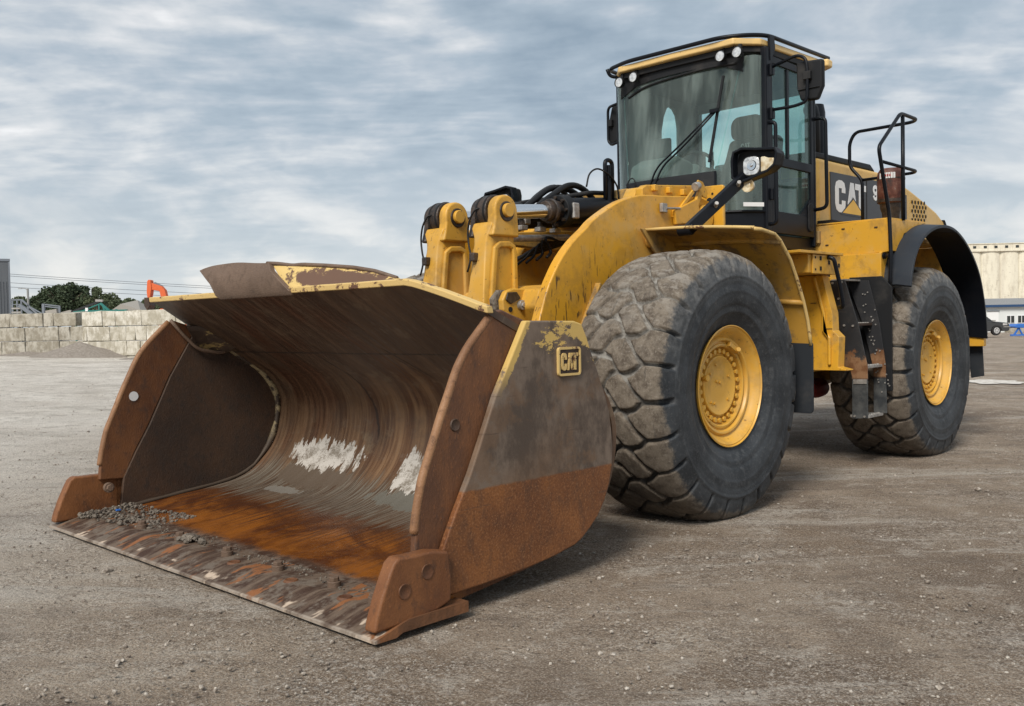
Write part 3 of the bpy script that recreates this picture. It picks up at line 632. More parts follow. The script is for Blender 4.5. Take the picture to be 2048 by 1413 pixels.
for s_ in (1,-1):
    y = lambda a: s_*a
    b = MB(); b.prism(main, 'Y', y(1.697), y(1.735)); b.build('side_plate', 'rust_side' if s_ > 0 else 'rust_side', BK, bevel=.010, seg=3)
    b = MB(); b.prism(cut, 'Y', y(1.655), y(1.695)); o = b.build('side_cutter', 'rust_cutter' if s_ > 0 else 'rust', BK, bevel=.011, seg=3)  # far cutter in darker rust: shade inside the bucket put into colour
    b = MB(); b.prism(inner, 'Y', y(1.640), y(1.672)); b.build('liner_plate', 'rust_dark', BK, bevel=.004)  # liner colour darkened to carry the shade inside the bucket
    b = MB(); b.tube([(x-.004,y(1.675),z) for x,z in catmull([(x,0,z) for x,z in cut[1:13]],3) and [(q.x,q.z) for q in catmull([(x,0,z) for x,z in cut[1:13]],3)]], .0215, 10); b.build('cutter_edge', 'rust_edge', BK, smooth=True)
    # corner guard with two countersunk bolts
    ad = [(4.70,.315),(4.80,.335),(4.93,.335),(4.985,.34),(5.015,.318),(5.04,.27),(5.08,.185),(5.115,.09),(5.125,.045),(4.95,.05),(4.77,.065),(4.69,.09),(4.685,.2)]
    b = MB(); b.prism(ad, 'Y', y(1.695), y(1.772)); b.build('corner_guard', 'rust_bright', BK, bevel=.014, seg=3)
    for (x,z) in ((4.83,.25),(4.96,.19)):
        b = MB(); b.lathe([(0,.0001),(0,.024),(.003,.029),(.003,.033),(-.004,.036)], (x, y(1.773), z), 'Y', 20)
        if s_ < 0: b.v = [(a_, 2*y(1.773)-b_, c_) for a_, b_, c_ in b.v]
        b.build('guard_bolt', 'rust', BK, smooth='auto')
    b = MB(); b.lathe([(0,.0001),(0,.02),(.004,.026),(0,.030),(-.01,.032)] if s_ > 0 else [(.003,.0001),(.003,.034)], (4.58,1.697 if s_ > 0 else -1.653,.865), 'Y', 20)
    b.build('plug_hole', 'rust_dark' if s_ > 0 else 'sticker', BK, smooth='auto')  # far side: pale disc painted for bright ground seen through the hole
# bolt on the far cutter
b = MB(); b.cyl((4.78,-1.655,.245),(4.78,-1.625,.245),.035,16); b.cyl((4.78,-1.63,.245),(4.78,-1.608,.245),.024,6); b.build('guard_bolt', 'rust_brown', BK, bevel=.003)
# weld beads where the shell meets the side plate
wp = [(x+.0,z+.0) for x,z in pc if True][::3]
pts = []
for (x,z) in wp:
    if z < 1.36: pts.append(Vector((x+.012 if z > .3 else x, -1.632, z+.010)))
b = MB(); b.tube(pts, .014, 7, rs=[(.012+.008*random.random())*(1.5 if .4 < q.z < 1.0 else 1) for q in pts])
def weld_fn(n_):
    h = n_.noise(n_.obj(), 7, 5, .7)
    zz = n_.sep(n_.obj())[2]; k = n_.math('MULTIPLY', n_.smooth(zz,.42,.62), n_.smooth(zz,1.25,1.0,.3,1)); return {'Base Color': n_.mix(n_.math('MULTIPLY',n_.smooth(h,.44,.52),k), (.055,.038,.026), (.34,.27,.15)), 'Roughness': .7}
M['weld'] = material('painted_weld', weld_fn); b.build('weld_bead', 'weld', BK, smooth=True)
b = MB(); b.plate([(4.17,-1.631,1.33),(4.09,-1.631,1.19),(3.93,-1.631,1.15),(3.83,-1.631,1.155),(3.86,-1.50,1.185),(4.08,-1.52,1.32)], (.012,0,.03)); b.build('gusset', 'gusset', BK, bevel=.006)
b = MB(); b.tube([(4.30,-1.63,1.40),(4.22,-1.62,1.30),(4.13,-1.61,1.205),(4.08,-1.61,1.175),(3.93,-1.61,1.15),(3.86,-1.61,1.165)], .013, 7, .03); b.build('weld_bead', 'rust_brown', BK, smooth=True)
# cutting edge
edge = [(5.135,-1.765),(5.14,1.70),(5.135,1.76),(5.10,1.785),(4.62,1.785),(4.61,1.735),(4.60,-1.765)]
b = MB()
NX, NYY = 14, 90; vs = []
for i in range(NX+1):
    t = i/NX; x = 4.60 + .535*t; zt = .070 - .050*max(0,(x-4.95)/.185) if x > 4.95 else .070
    for j in range(NYY+1):
        y = -1.765 + 3.55*j/NYY; e = 0.006*mnoise.noise(Vector((y*2.2,0,1))) if i == NX else 0
        vs.append((x+e, y, zt+.0035*mnoise.noise(Vector((x*9,y*9,2)))))
w = NYY+1; nn = len(vs); vs += [(x,y,.008 if x > 5.0 else .022) for x,y,z in vs]
fs = []
for i in range(NX):
    for j in range(NYY):
        a = i*w+j; fs += [(a,a+w,a+w+1,a+1),(nn+a,nn+a+1,nn+a+w+1,nn+a+w)]
for j in range(NYY): fs += [(j,j+1,nn+j+1,nn+j),(NX*w+j,nn+NX*w+j,nn+NX*w+j+1,NX*w+j+1)]
for i in range(NX): fs += [(i*w,nn+i*w,nn+(i+1)*w,(i+1)*w),(i*w+NYY,(i+1)*w+NYY,nn+(i+1)*w+NYY,nn+i*w+NYY)]
b.add(vs, fs); b.build('cutting_edge', 'edge', BK, smooth='auto')
bolt = MB(); bolt.cyl((0,0,0),(0,0,.032),.034,12); bolt.cyl((0,0,.03),(0,0,.052),.026,6)
bo = bolt.build('edge_bolt', 'rust_brown', BK, bevel=.004); bo.location = (4.86,-.45,.066)
for yy, dx in ((-.95,0),(.13,.01),(.63,.0),(1.11,-.01),(1.47,.02)):
    c = bo.copy(); c.location = (4.865+dx, yy, .066); link(c, BK)
for yy in (.30,.85,1.30):
    b = MB(); b.lathe([(0,.0001),(0,.022),(.004,.03),(0,.036),(-.006,.04)], (4.93,yy,.071), 'Z', 16); b.build('bolt_hole', 'rust', BK, smooth='auto')
# badge: raised square with three letters
BG = MB(); BG.prism(rrect(3.818,1.128,.165,.135,.012,3), 'Y', 1.735, 1.743); BG.build('badge', 'rust_dark', BK)
b = MB(); stroke(b, rrect(3.818,1.128,.165,.135,.012,3), .012, lambda x,z,h: (x,h,z), 1.735, 1.749, closed=True); b.build('badge', 'lip', BK)
b = MB(); letters(b, lambda x,y,h: (3.884-x*.057, h, 1.083+y*.088), 1.743, 1.750); b.build('badge_lettering', 'lip', BK)
# back of the bucket: box beam and hinge lugs
b = MB(); b.box2((3.24,-1.55,.60),(3.36,1.55,.86)); b.build('back_beam', 'yellow_dirty', BK, bevel=.01)
for yy in (-.72,-.48,.48,.72):
    b = MB(); b.prism([(3.52,.25),(3.42,.44),(3.375,.60),(3.36,.95),(3.25,.75),(3.14,.52),(3.18,.36),(3.30,.22)], 'Y', yy-.03, yy+.03); b.build('hinge_lug', 'yellow_dirty', BK, bevel=.008)
for yy in (-.34,-.13,.13,.34):
    b = MB(); b.prism([(3.36,.80),(3.42,.97),(3.58,1.13),(3.85,1.30),(3.55,1.34),(3.25,1.28),(3.12,1.14),(3.16,1.02),(3.27,.95)], 'Y', yy-.03, yy+.03); b.build('hinge_lug', 'yellow_dirty', BK, bevel=.008)

# ---- lift arms
armp = [(.70,2.30),(.95,2.33),(1.39,2.30),(1.66,2.285),(1.84,2.25),(2.03,2.185),(2.26,2.065),(2.36,1.99),(2.49,1.90),(2.62,1.78),(2.72,1.65),(2.79,1.53),(2.86,1.36),(2.96,1.10),(3.10,.82),(3.30,.60),(3.36,.46),(3.30,.34),(3.18,.31),(3.02,.38),(2.72,.72),(2.52,1.05),(2.38,1.34),(2.21,1.57),(2.0,1.60),(1.65,1.62),(1.2,1.72),(.85,1.9),(.66,2.08),(.63,2.2)]
for s_ in (1,-1):
    b = MB(); b.prism([(p.x,p.z) for p in catmull([(x,0,z) for x,z in armp+[armp[0]]], 3)][:-1], 'Y', s_*.600, s_*.680)
    arm = b.build('lift_arm', 'yellow_arm', L, bevel=.012, seg=3)
    # welded edge strip along the underside
    b = MB(); b.beam((2.43,s_*.70,1.30),(2.25,s_*.70,1.60),.05,.03); b.build('arm_strip', 'yellow_dirty', arm, bevel=.004)
    b = MB(); b.cyl((3.22,s_*.46,.42),(3.22,s_*.76,.42),.085,24); b.build('hinge_pin', 'rust_brown', arm, bevel=.006)
    b = MB(); b.cyl((1.62,s_*.68,1.93),(1.62,s_*.715,1.93),.045,20); b.build('grease_boss', 'yellow_arm', arm, bevel=.008)
    b = MB(); b.cyl((.85,s_*.58,2.17),(.85,s_*.72,2.17),.10,24); b.build('pivot_pin', 'yellow_cast', arm, bevel=.01)
b = MB(); b.prism([(2.50,1.30),(2.52,1.56),(2.60,1.60),(2.76,1.56),(2.80,1.44),(2.72,1.32)], 'Y', -.598, .598); ct = b.build('cross_tube', 'yellow_cast', L, bevel=.02, seg=3)
# lever cradle on the cross tube, caked with grease and mud
for s_ in (1,-1):
    ya, yb_ = (.395,.445) if s_ > 0 else (-.445,-.395)
    b = MB(); b.prism([(2.60,1.30),(2.62,1.565),(2.86,1.57),(2.93,1.55),(2.97,1.49),(2.965,1.42),(2.93,1.38),(2.82,1.36),(2.70,1.30)], 'Y', ya, yb_); cr = b.build('lever_cradle', 'yellow_cast', L, bevel=.012)
    b = MB(); b.prism([(2.84,1.40),(2.80,1.555),(2.95,1.56),(3.01,1.50),(3.0,1.41)], 'Y', ya-.05, ya-.002); b.build('grease_cake', 'mud', cr, bevel=.014)
    b = MB(); b.cyl((2.80,yb_,1.455),(2.80,yb_+.03,1.455),.034,20); b.cyl((2.80,yb_+.028,1.455),(2.80,yb_+.04,1.455),.019,6); b.build('cradle_bolt', 'steel', cr, bevel=.003)
    b = MB(); b.cyl((2.90,yb_-.002,1.425),(2.90,yb_+.006,1.425),.018,14); b.build('oil_port', 'hole', cr)
    b = MB(); b.prism([(2.80,1.50),(2.84,1.545),(2.93,1.54),(2.95,1.49),(2.90,1.46)], 'Y', yb_+.001, yb_+.012); b.build('grease_cake', 'grease', cr, bevel=.006)

# ---- tilt levers: castings with a pocket in each flank and a fork at the top
def lever(yc):
    lv = empty('tilt_lever', L)
    F0 = [(1.30,3.06),(1.50,3.04),(1.75,3.005),(1.88,2.985),(1.93,2.98),(1.99,2.97),(2.03,2.95)]
    hw = {1.30:.085,1.50:.082,1.75:.062,1.88:.055,1.93:.062,1.99:.095,2.03:.098}
    b = MB(); vs = []
    for (z, xf) in F0:
        h_ = hw[z]; xb = 2.71
        vs += [(xf,yc-h_,z),(xf,yc+h_,z),(xf-.035,yc+.088,z),(xb+.03,yc+.088,z),(xb,yc+.06,z),(xb,yc-.06,z),(xb+.03,yc-.088,z),(xf-.035,yc-.088,z)]
    n = len(F0); fs = [(i*8+j, i*8+(j+1)%8, (i+1)*8+(j+1)%8, (i+1)*8+j) for i in range(n-1) for j in range(8)] + [tuple(range(8))[::-1], tuple(range((n-1)*8,n*8))]
    b.add(vs, fs); b.build('lever_shank', 'yellow_cast', lv, bevel=.012, seg=2)
    for s2 in (1,-1):                    # raised rim round the flank pocket
        b = MB(); path = [(2.985,1.34),(2.972,1.50),(2.945,1.74),(2.93,1.845),(2.89,1.875),(2.80,1.88),(2.755,1.86),(2.745,1.80),(2.742,1.60),(2.742,1.34)]
        stroke(b, path, .045, lambda x,z,h: (x, yc+s2*h, z), .080, .112); b.build('pocket_rim', 'yellow_cast', lv, bevel=.014, seg=3)
    def cheek(y0, y1, mt_):
        c = (2.835,2.105); pts = [(2.975,1.93),(2.955,2.0),(2.945,2.06)]
        for a in range(-6,186,12): pts.append((c[0]+.112*math.cos(R(a)), c[1]+.112*math.sin(R(a))))
        pts += [(2.715,2.02),(2.708,1.93)]
        b = MB(); b.prism(pts, 'Y', y0, y1); b.build('fork_cheek', mt_, lv, bevel=.016, seg=3)
    cheek(yc+.035, yc+.118, 'yellow_cast'); cheek(yc-.135, yc-.085, 'grease')
    b = MB(); b.cyl((2.845,yc-.084,2.108),(2.845,yc+.034,2.108),.116,32); b.build('rod_eye', 'grease', lv, bevel=.010)
    for yy in (-.055,.012):
        b = MB(); b.lathe([(-.008,.1155),(-.005,.1195),(.005,.1195),(.008,.1155)], (2.845,yc+yy,2.108), 'Y', 40); b.build('seal_ring', 'hose', lv, smooth='auto')
    b = MB(); b.cyl((2.835,yc+.110,2.102),(2.835,yc+.126,2.102),.070,28); b.build('pin_seat', 'grease', lv, bevel=.006)
    b = MB(); b.cyl((2.838,yc+.12,2.108),(2.838,yc+.152,2.108),.048,28); b.build('pin_head', 'yellow_cast', lv, bevel=.006)
    b = MB(); b.tube([(2.93,yc-.01,2.12),(2.975,yc-.04,2.13),(2.995,yc-.085,2.06),(2.995,yc-.11,1.96),(3.01,yc-.08,1.86),(3.03,yc-.04,1.80),(3.045,yc-.045,1.73),(3.04,yc-.07,1.69)], .007, 7, .06); b.build('grease_line', 'hose', lv, smooth=True)
    b = MB(); b.box((3.015,yc-.03,1.79),(.05,.05,.06)); b.build('line_clamp', 'grease', lv, bevel=.008)
    b = MB(); b.cyl((2.90,yc-.13,1.34),(2.90,yc+.13,1.34),.13,28); b.build('lower_boss', 'yellow_cast', lv, bevel=.012)
    b = MB(); b.prism([(2.78,1.15),(2.80,1.36),(2.95,1.40),(3.08,1.30),(3.2,1.20),(3.28,1.08),(3.2,.98),(3.0,1.02)], 'Y', yc-.07, yc+.07); b.build('lever_foot', 'yellow_dirty', lv, bevel=.015)
lever(.248); lever(-.248)

# ---- tilt cylinders, hoses, front frame
for yc in (.248,-.248):
    cy_ = empty('tilt_cylinder', L); a = Vector((2.83,yc,2.108)); d_ = Vector((-1.55,0,.135)).normalized(); pt = lambda t: a+d_*t
    b = MB(); b.cyl(pt(.10),pt(.60),.052,28); b.build('rod', 'chrome', cy_, smooth='auto')
    b = MB(); b.cyl(pt(.52),pt(.70),.075,28); b.cyl(pt(.57),pt(.60),.092,28); b.build('gland', 'grease', cy_, bevel=.006)
    b = MB(); b.cyl(pt(.66),pt(1.75),.098,36); b.build('barrel', 'black', cy_, bevel=.012)
    b = MB(); b.cyl(pt(.66),pt(.76),.118,32); b.build('barrel_flange', 'black_matte', cy_, bevel=.008)
    for k in range(8):
        q = 2*math.pi*k/8; o_ = Vector((0,math.cos(q),math.sin(q)))*.098
        b = MB(); b.cyl(pt(.635)+o_,pt(.665)+o_,.013,8); b.build('flange_bolt', 'grease', cy_)
    b = MB(); b.box(pt(.74)+Vector((0,.115,-.01)),(.07,.03,.12)); b.build('sensor_cap', 'steel', cy_, bevel=.012)
    b = MB(); b.tube([pt(.8)+Vector((0,-.02,.11)),pt(1.1)+Vector((0,-.03,.14)),pt(1.6)+Vector((0,-.03,.13))],.018,8,.05); b.build('hydraulic_line', 'black_matte', cy_, smooth=True)
hs = [([(2.55,.10,2.16),(2.35,.08,2.27),(2.12,.06,2.39),(1.88,.05,2.40),(1.68,.05,2.30),(1.6,.05,2.12)],.024), ([(2.42,.16,2.20),(2.20,.14,2.32),(1.98,.13,2.42),(1.78,.12,2.40),(1.62,.12,2.28),(1.56,.12,2.1)],.024),
      ([(2.2,.0,2.22),(2.02,-.02,2.34),(1.86,-.02,2.35),(1.72,-.02,2.27),(1.64,-.02,2.1)],.022), ([(2.3,-.08,2.20),(2.1,-.1,2.35),(1.9,-.1,2.44),(1.74,-.1,2.38),(1.66,-.1,2.2)],.022),
      ([(2.0,.05,2.25),(1.86,.05,2.32),(1.74,.06,2.29),(1.68,.06,2.18)],.02), ([(1.98,.30,2.36),(1.94,.30,2.46),(1.84,.30,2.51),(1.70,.30,2.48),(1.60,.30,2.40),(1.58,.30,2.30)],.007)]
for i,(q,r_) in enumerate(hs):
    b = MB(); b.tube([Vector(p_)+Vector((-.06,.03,-.03 if i < 5 else 0)) for p_ in catmull(q,6)], r_, 9); b.build('hydraulic_hose', 'hose', L, smooth=True)
b = MB(); b.tube([(1.65,.30,2.25),(1.65,.30,2.60),(1.56,.30,2.60),(1.56,.30,2.25)],.017,8,.05); b.build('guard_hoop', 'black', L, smooth=True)
b = MB(); b.cyl((1.605,.30,2.25),(1.605,.30,2.56),.022,10); b.build('guard_hoop', 'black', L)
# beam and small fittings seen below the cylinders
b = MB(); b.prism([(2.62,1.93),(2.62,2.0),(1.7,2.07),(1.2,2.06),(1.2,1.75),(1.8,1.9)], 'Y', -.12, -.04); b.build('frame_beam', 'yellow_dirty', L, bevel=.01)
b = MB(); b.cyl((2.62,.12,1.945),(1.9,.12,1.99),.026,12); b.build('hydraulic_line', 'steel', L, smooth='auto')
for x_ in (2.60,2.42,2.22,2.05):
    b = MB(); b.box((x_,.12,2.035),(.07,.06,.035)); b.build('line_fitting', 'steel', L, bevel=.006)
    b = MB(); b.cyl((x_,.12,2.05),(x_,.12,2.09),.022,10); b.build('line_fitting', 'grease', L)
for i in range(7):
    r0 = random.Random(i); q = [(2.60-.06*i,-.1+.05*i,1.70+.02*i),(2.45-.05*i,-.08+.04*i,1.78+.015*i),(2.2,-.02+.03*i,1.85+.02*i),(1.9,.1,1.95)]
    b = MB(); b.tube(catmull(q,5), .009+.004*r0.random(), 6); b.build('cable', 'hose', L, smooth=True)
# front frame
b = MB(); b.prism([(.25,.45),(.25,1.60),(.75,2.15),(.85,2.42),(1.10,2.43),(1.52,2.37),(1.60,2.26),(2.0,1.75),(2.25,1.1),(2.30,.55),(1.9,.42)], 'Y', .40, .52); fr1 = b.build('front_frame', 'yellow', L, bevel=.012)
b = MB(); b.prism([(.25,.45),(.25,1.60),(.75,2.15),(.85,2.42),(1.10,2.43),(1.52,2.37),(1.60,2.26),(2.0,1.75),(2.25,1.1),(2.30,.55),(1.9,.42)], 'Y', -.52, -.40); b.build('front_frame', 'yellow', L, bevel=.012)
b = MB(); b.box2((.35,-.40,.55),(2.1,.40,1.35)); b.build('front_frame', 'yellow_dirty', L, bevel=.02)
b = MB(); b.box2((.9,-.398,2.25),(1.5,.398,2.38)); b.build('frame_top', 'yellow_dirty', L, bevel=.015)
b = MB(); b.plate([(1.56,.521,2.355),(1.50,.521,2.385),(.86,.521,2.44),(.86,.521,2.36),(1.56,.521,2.25)], (0,.07,0)); b.build('frame_top', 'yellow', fr1, bevel=.01)
for x_ in (1.42,1.22,1.02):
    b = MB(); b.box((x_,.60,2.365-.0*(x_)),(.05,.05,.05)); b.build('frame_lug', 'yellow', fr1, bevel=.008)
b = MB(); b.prism([(.78,2.05),(.78,2.44),(.0,2.44)][:0] or [(.555,2.06),(.60,2.44),(.79,2.435),(.80,2.42),(.80,2.06)], 'X', .70, .735); b.build('lamp_bracket_plate', 'yellow', L, bevel=.008)
b = MB(); b.prism(rrect(.67,2.26,.05,.16,.024,5), 'X', .731, .7385); b.build('plate_slot', 'hole', L)
for (y_,z_) in ((.64,2.38),(.70,2.37)):
    b = MB(); b.cyl((.733,y_,z_),(.739,y_,z_),.010,10); b.build('plate_hole', 'hole', L)
b = MB(); b.beam((1.12,.70,2.05),(.93,.70,2.36),.03,.05); b.build('position_bracket', 'yellow', L, bevel=.006)
b = MB(); b.prism([(1.00,2.41),(.965,2.46),(.90,2.45),(.83,2.37),(.84,2.32),(.90,2.33)], 'Y', .70, .715); b.build('position_bracket', 'yellow_cast', L, bevel=.004)
b = MB(); b.cyl((1.03,.72,2.395),(.98,.72,2.41),.035,18); b.build('position_sensor', 'steel', L, bevel=.005)
b = MB(); b.beam((1.005,.69,2.37),(1.30,.69,2.13),.02,.03); b.build('link_rod', 'yellow', L, bevel=.004)
b = MB(); b.plate([(1.31,.682,2.19),(.98,.682,2.31),(.93,.682,2.12),(1.29,.682,2.08)], (0,.035,0)); b.build('arm_stop', 'yellow_arm', L, bevel=.008)
b = MB(); b.box((1.44,.70,2.20),(.07,.03,.07)); b.build('sensor_plate', 'steel', L, bevel=.006)
b = MB(); b.cyl((1.43,.715,2.195),(1.24,.715,2.21),.009,8); b.build('link_rod', 'steel', L)

# ---- wheels
def tyre_mesh():
    NT = 24*30; rng = np.random.default_rng(5)
    # cross-section from centre of the tread to the bead: (w, r)
    cs = np.array([(0,.938),(.10,.936),(.20,.929),(.28,.914),(.325,.895),(.352,.868),(.366,.835),(.378,.79),(.387,.73),(.389,.665),(.383,.60),(.368,.54),(.348,.49),(.325,.45),(.312,.42),(.305,.40)])
    half = np.array([[p.x, p.z] for p in catmull([(w_,0,r_) for w_,r_ in cs], 8)])
    seg = np.hypot(*np.diff(half, axis=0).T); q = np.concatenate([[0],np.cumsum(seg)])
    qs = np.concatenate([np.arange(0,.46,.0085), np.arange(.46, q[-1], .009), [q[-1]]])
    hw_ = np.interp(qs, q, half[:,0]); hr_ = np.interp(qs, q, half[:,1])
    Q = np.concatenate([-qs[:0:-1], qs]); Wd = np.concatenate([-hw_[:0:-1], hw_]); Rr = np.concatenate([hr_[:0:-1], hr_])
    dW, dR = np.gradient(Wd), np.gradient(Rr); l = np.hypot(dW,dR); nW, nR = -dR/l, dW/l
    flip = np.sign(nR[len(Q)//2]); nW, nR = nW*flip, nR*flip
    th = np.arange(NT)*2*np.pi/NT; PT = 2*np.pi/24
    T, QQ = np.meshgrid(th, Q, indexing='ij')
    skew = .55*np.abs(QQ); arc = (T)*.93
    # seeds
    pts = []; pitch = PT*.93
    for (q0, off, jit) in ((.088,0.0,.010),(-.088,.5,.010),(.30,.5,.005),(-.30,0.0,.005)):
        for k in range(-2,27): pts.append((k*pitch+off*pitch+rng.normal(0,jit), q0+rng.normal(0,jit*.7)))
    pts = np.array(pts); A = arc + skew*np.where(np.abs(QQ) < .19, 1, 0)*1.0 + np.where(np.abs(QQ) >= .19, .55*.19, 0) - .05
    A = np.mod(A, 24*pitch)
    d1 = np.full(A.shape, 9.0); d2 = np.full(A.shape, 9.0); q1 = np.zeros(A.shape)
    for (pa, pq) in pts:
        sw = .62 if abs(pq) > .2 else .80
        d_ = np.sqrt((A-pa)**2 + (sw*(QQ-pq))**2)
        nd2 = np.where(d_ < d1, d1, np.minimum(d2, d_)); d1 = np.minimum(d1, d_); d2 = nd2
    e = (d2-d1)
    g = 1-np.clip((e-.016)/(.031-.016), 0, 1); g = g*g*(3-2*g)
    aq = np.abs(QQ)
    g *= 1-np.clip((aq-.44)/.045, 0, 1)
    depth = .036 + .016*np.clip((aq-.15)/.2, 0, 1)
    nz = np.zeros(A.shape)
    for (fa, fq, am) in ((31,17,.0016),(67,41,.0010),(13,9,.0015)):
        nz += am*np.sin(fa*T+3*np.sin(fq*QQ*2))*np.cos(fq*QQ*3+2*np.sin(5*T))
    crown = -.0035*np.clip(1-e/.06,0,1)**2
    disp = -depth*g + np.where(aq < .45, nz*(1-g) + crown, 0)
    rib = lambda c, w_, a: a*np.exp(-((aq-c)/w_)**2)
    disp = disp + rib(.500,.009,.007) + rib(.60,.008,.003) - rib(.555,.016,.003) + rib(.74,.012,.006) - rib(.70,.010,.004)
    rad = Rr[None,:] + nR[None,:]*disp; wd = Wd[None,:] + nW[None,:]*disp
    X = rad*np.cos(T); Z = rad*np.sin(T); Y = np.broadcast_to(wd, X.shape).copy()
    low = np.clip((-Z-.60)/.28, 0, 1); Y *= 1+.030*low*(1-np.abs(QQ)/q[-1]*.0)
    Z = np.maximum(Z, -.884 - .0*X)
    vs = np.stack([X,Y,Z],-1).reshape(-1,3); nq = len(Q)
    i = np.arange(NT)[:,None]; j = np.arange(nq-1)[None,:]; i2 = (i+1)%NT
    fs = np.stack([i*nq+j, i2*nq+j, i2*nq+j+1, i*nq+j+1], -1).reshape(-1,4)
    me = bpy.data.meshes.new('tyre'); me.vertices.add(len(vs)); me.vertices.foreach_set('co', vs.ravel())
    me.loops.add(fs.size); me.loops.foreach_set('vertex_index', fs.ravel()); me.polygons.add(len(fs)); me.polygons.foreach_set('loop_start', np.arange(0,fs.size,4)); me.polygons.foreach_set('loop_total', np.full(len(fs),4))
    me.update(calc_edges=True)
    for nm, arr in (('tread', np.clip((.43-aq)/.09,0,1)), ('groove', g)):
        at = me.attributes.new(nm, 'FLOAT', 'POINT'); at.data.foreach_set('value', arr.ravel().astype(np.float32))
    me.materials.append(M['tyre']); me.shade_smooth(); me.validate(); return me
TY = tyre_mesh()
def make_wheel():
    w = empty('wheel', L); t = link(bpy.data.objects.new('tyre', TY), w)
    b = MB(); b.lathe([(-.30,.40),(.296,.395),(.318,.402),(.332,.409),(.330,.414),(.318,.408),(.322,.396),(.312,.384),(.285,.365),(.262,.350),(.255,.338),(.266,.334),(.274,.325),(.272,.312),(.262,.306),(.246,.303),(.248,.292),(.256,.288),(.258,.276),(.252,.268),(.228,.266),(.214,.262),(.212,.212),(.216,.207),(.236,.204),(.240,.198),(.236,.185),(.225,.17),(.222,.10),(.222,.0001)], (0,0,0), 'Y', 96)
    r_ = b.build('rim', 'yellow_rim', w, smooth='auto')
    b = MB(); b.cyl((0,0,0),(0,.028,0),.0185,6); bo_ = b.build('rim_bolt', 'yellow_rim', w, bevel=.003)
    n = 26
    for k in range(n):
        a = 2*math.pi*(k+.5)/n; o_ = bo_ if k == 0 else link(bo_.copy(), w); o_.location = (.238*math.cos(a), .213, .238*math.sin(a)); o_.rotation_euler = (0, -a, 0)
    for (x_,z_) in ((.03,.145),(.10,.085),(-.02,.02),(.02,.03),(.05,-.12),(.09,-.11),(-.13,.06),(-.12,-.10)):
        b = MB(); b.cyl((x_,.223,z_),(x_,.235,z_),.010,6); b.build('hub_plug', 'yellow_rim', w, bevel=.002)
    b = MB(); b.beam((-.19,.268,.225),(-.07,.268,.285),.035,.03,(0,1,0)); b.cyl((-.17,.275,.235),(-.15,.30,.245),.018,10); b.build('lock_clip', 'yellow_rim', w, bevel=.006)
    b = MB(); b.cyl((.185,.225,.06),(.185,.262,.06),.022,14); b.build('inflation_valve', 'yellow_rim', w, bevel=.004)
    return w
def copy_tree(o, parent):
    c = link(o.copy(), parent)
    for ch in list(o.children): copy_tree(ch, c)
    return c
w1 = make_wheel()
spots = [(1.9,1.22,0),(-1.9,1.22,0),(1.9,-1.22,math.pi),(-1.9,-1.22,math.pi)]
ws = [w1]+[copy_tree(w1, L) for _ in range(3)]
for w_, (x_,y_,rz) in zip(ws, spots): w_.location = (x_,y_,.878); w_.rotation_euler = (0,0,rz)
for x_ in (1.9,-1.9):
    b = MB(); b.cyl((x_,-1.0,.878),(x_,1.0,.878),.20,24); b.cyl((x_,-.25,.82),(x_,.25,.82),.36,24); b.build('axle', 'yellow_dirty', L, bevel=.02)

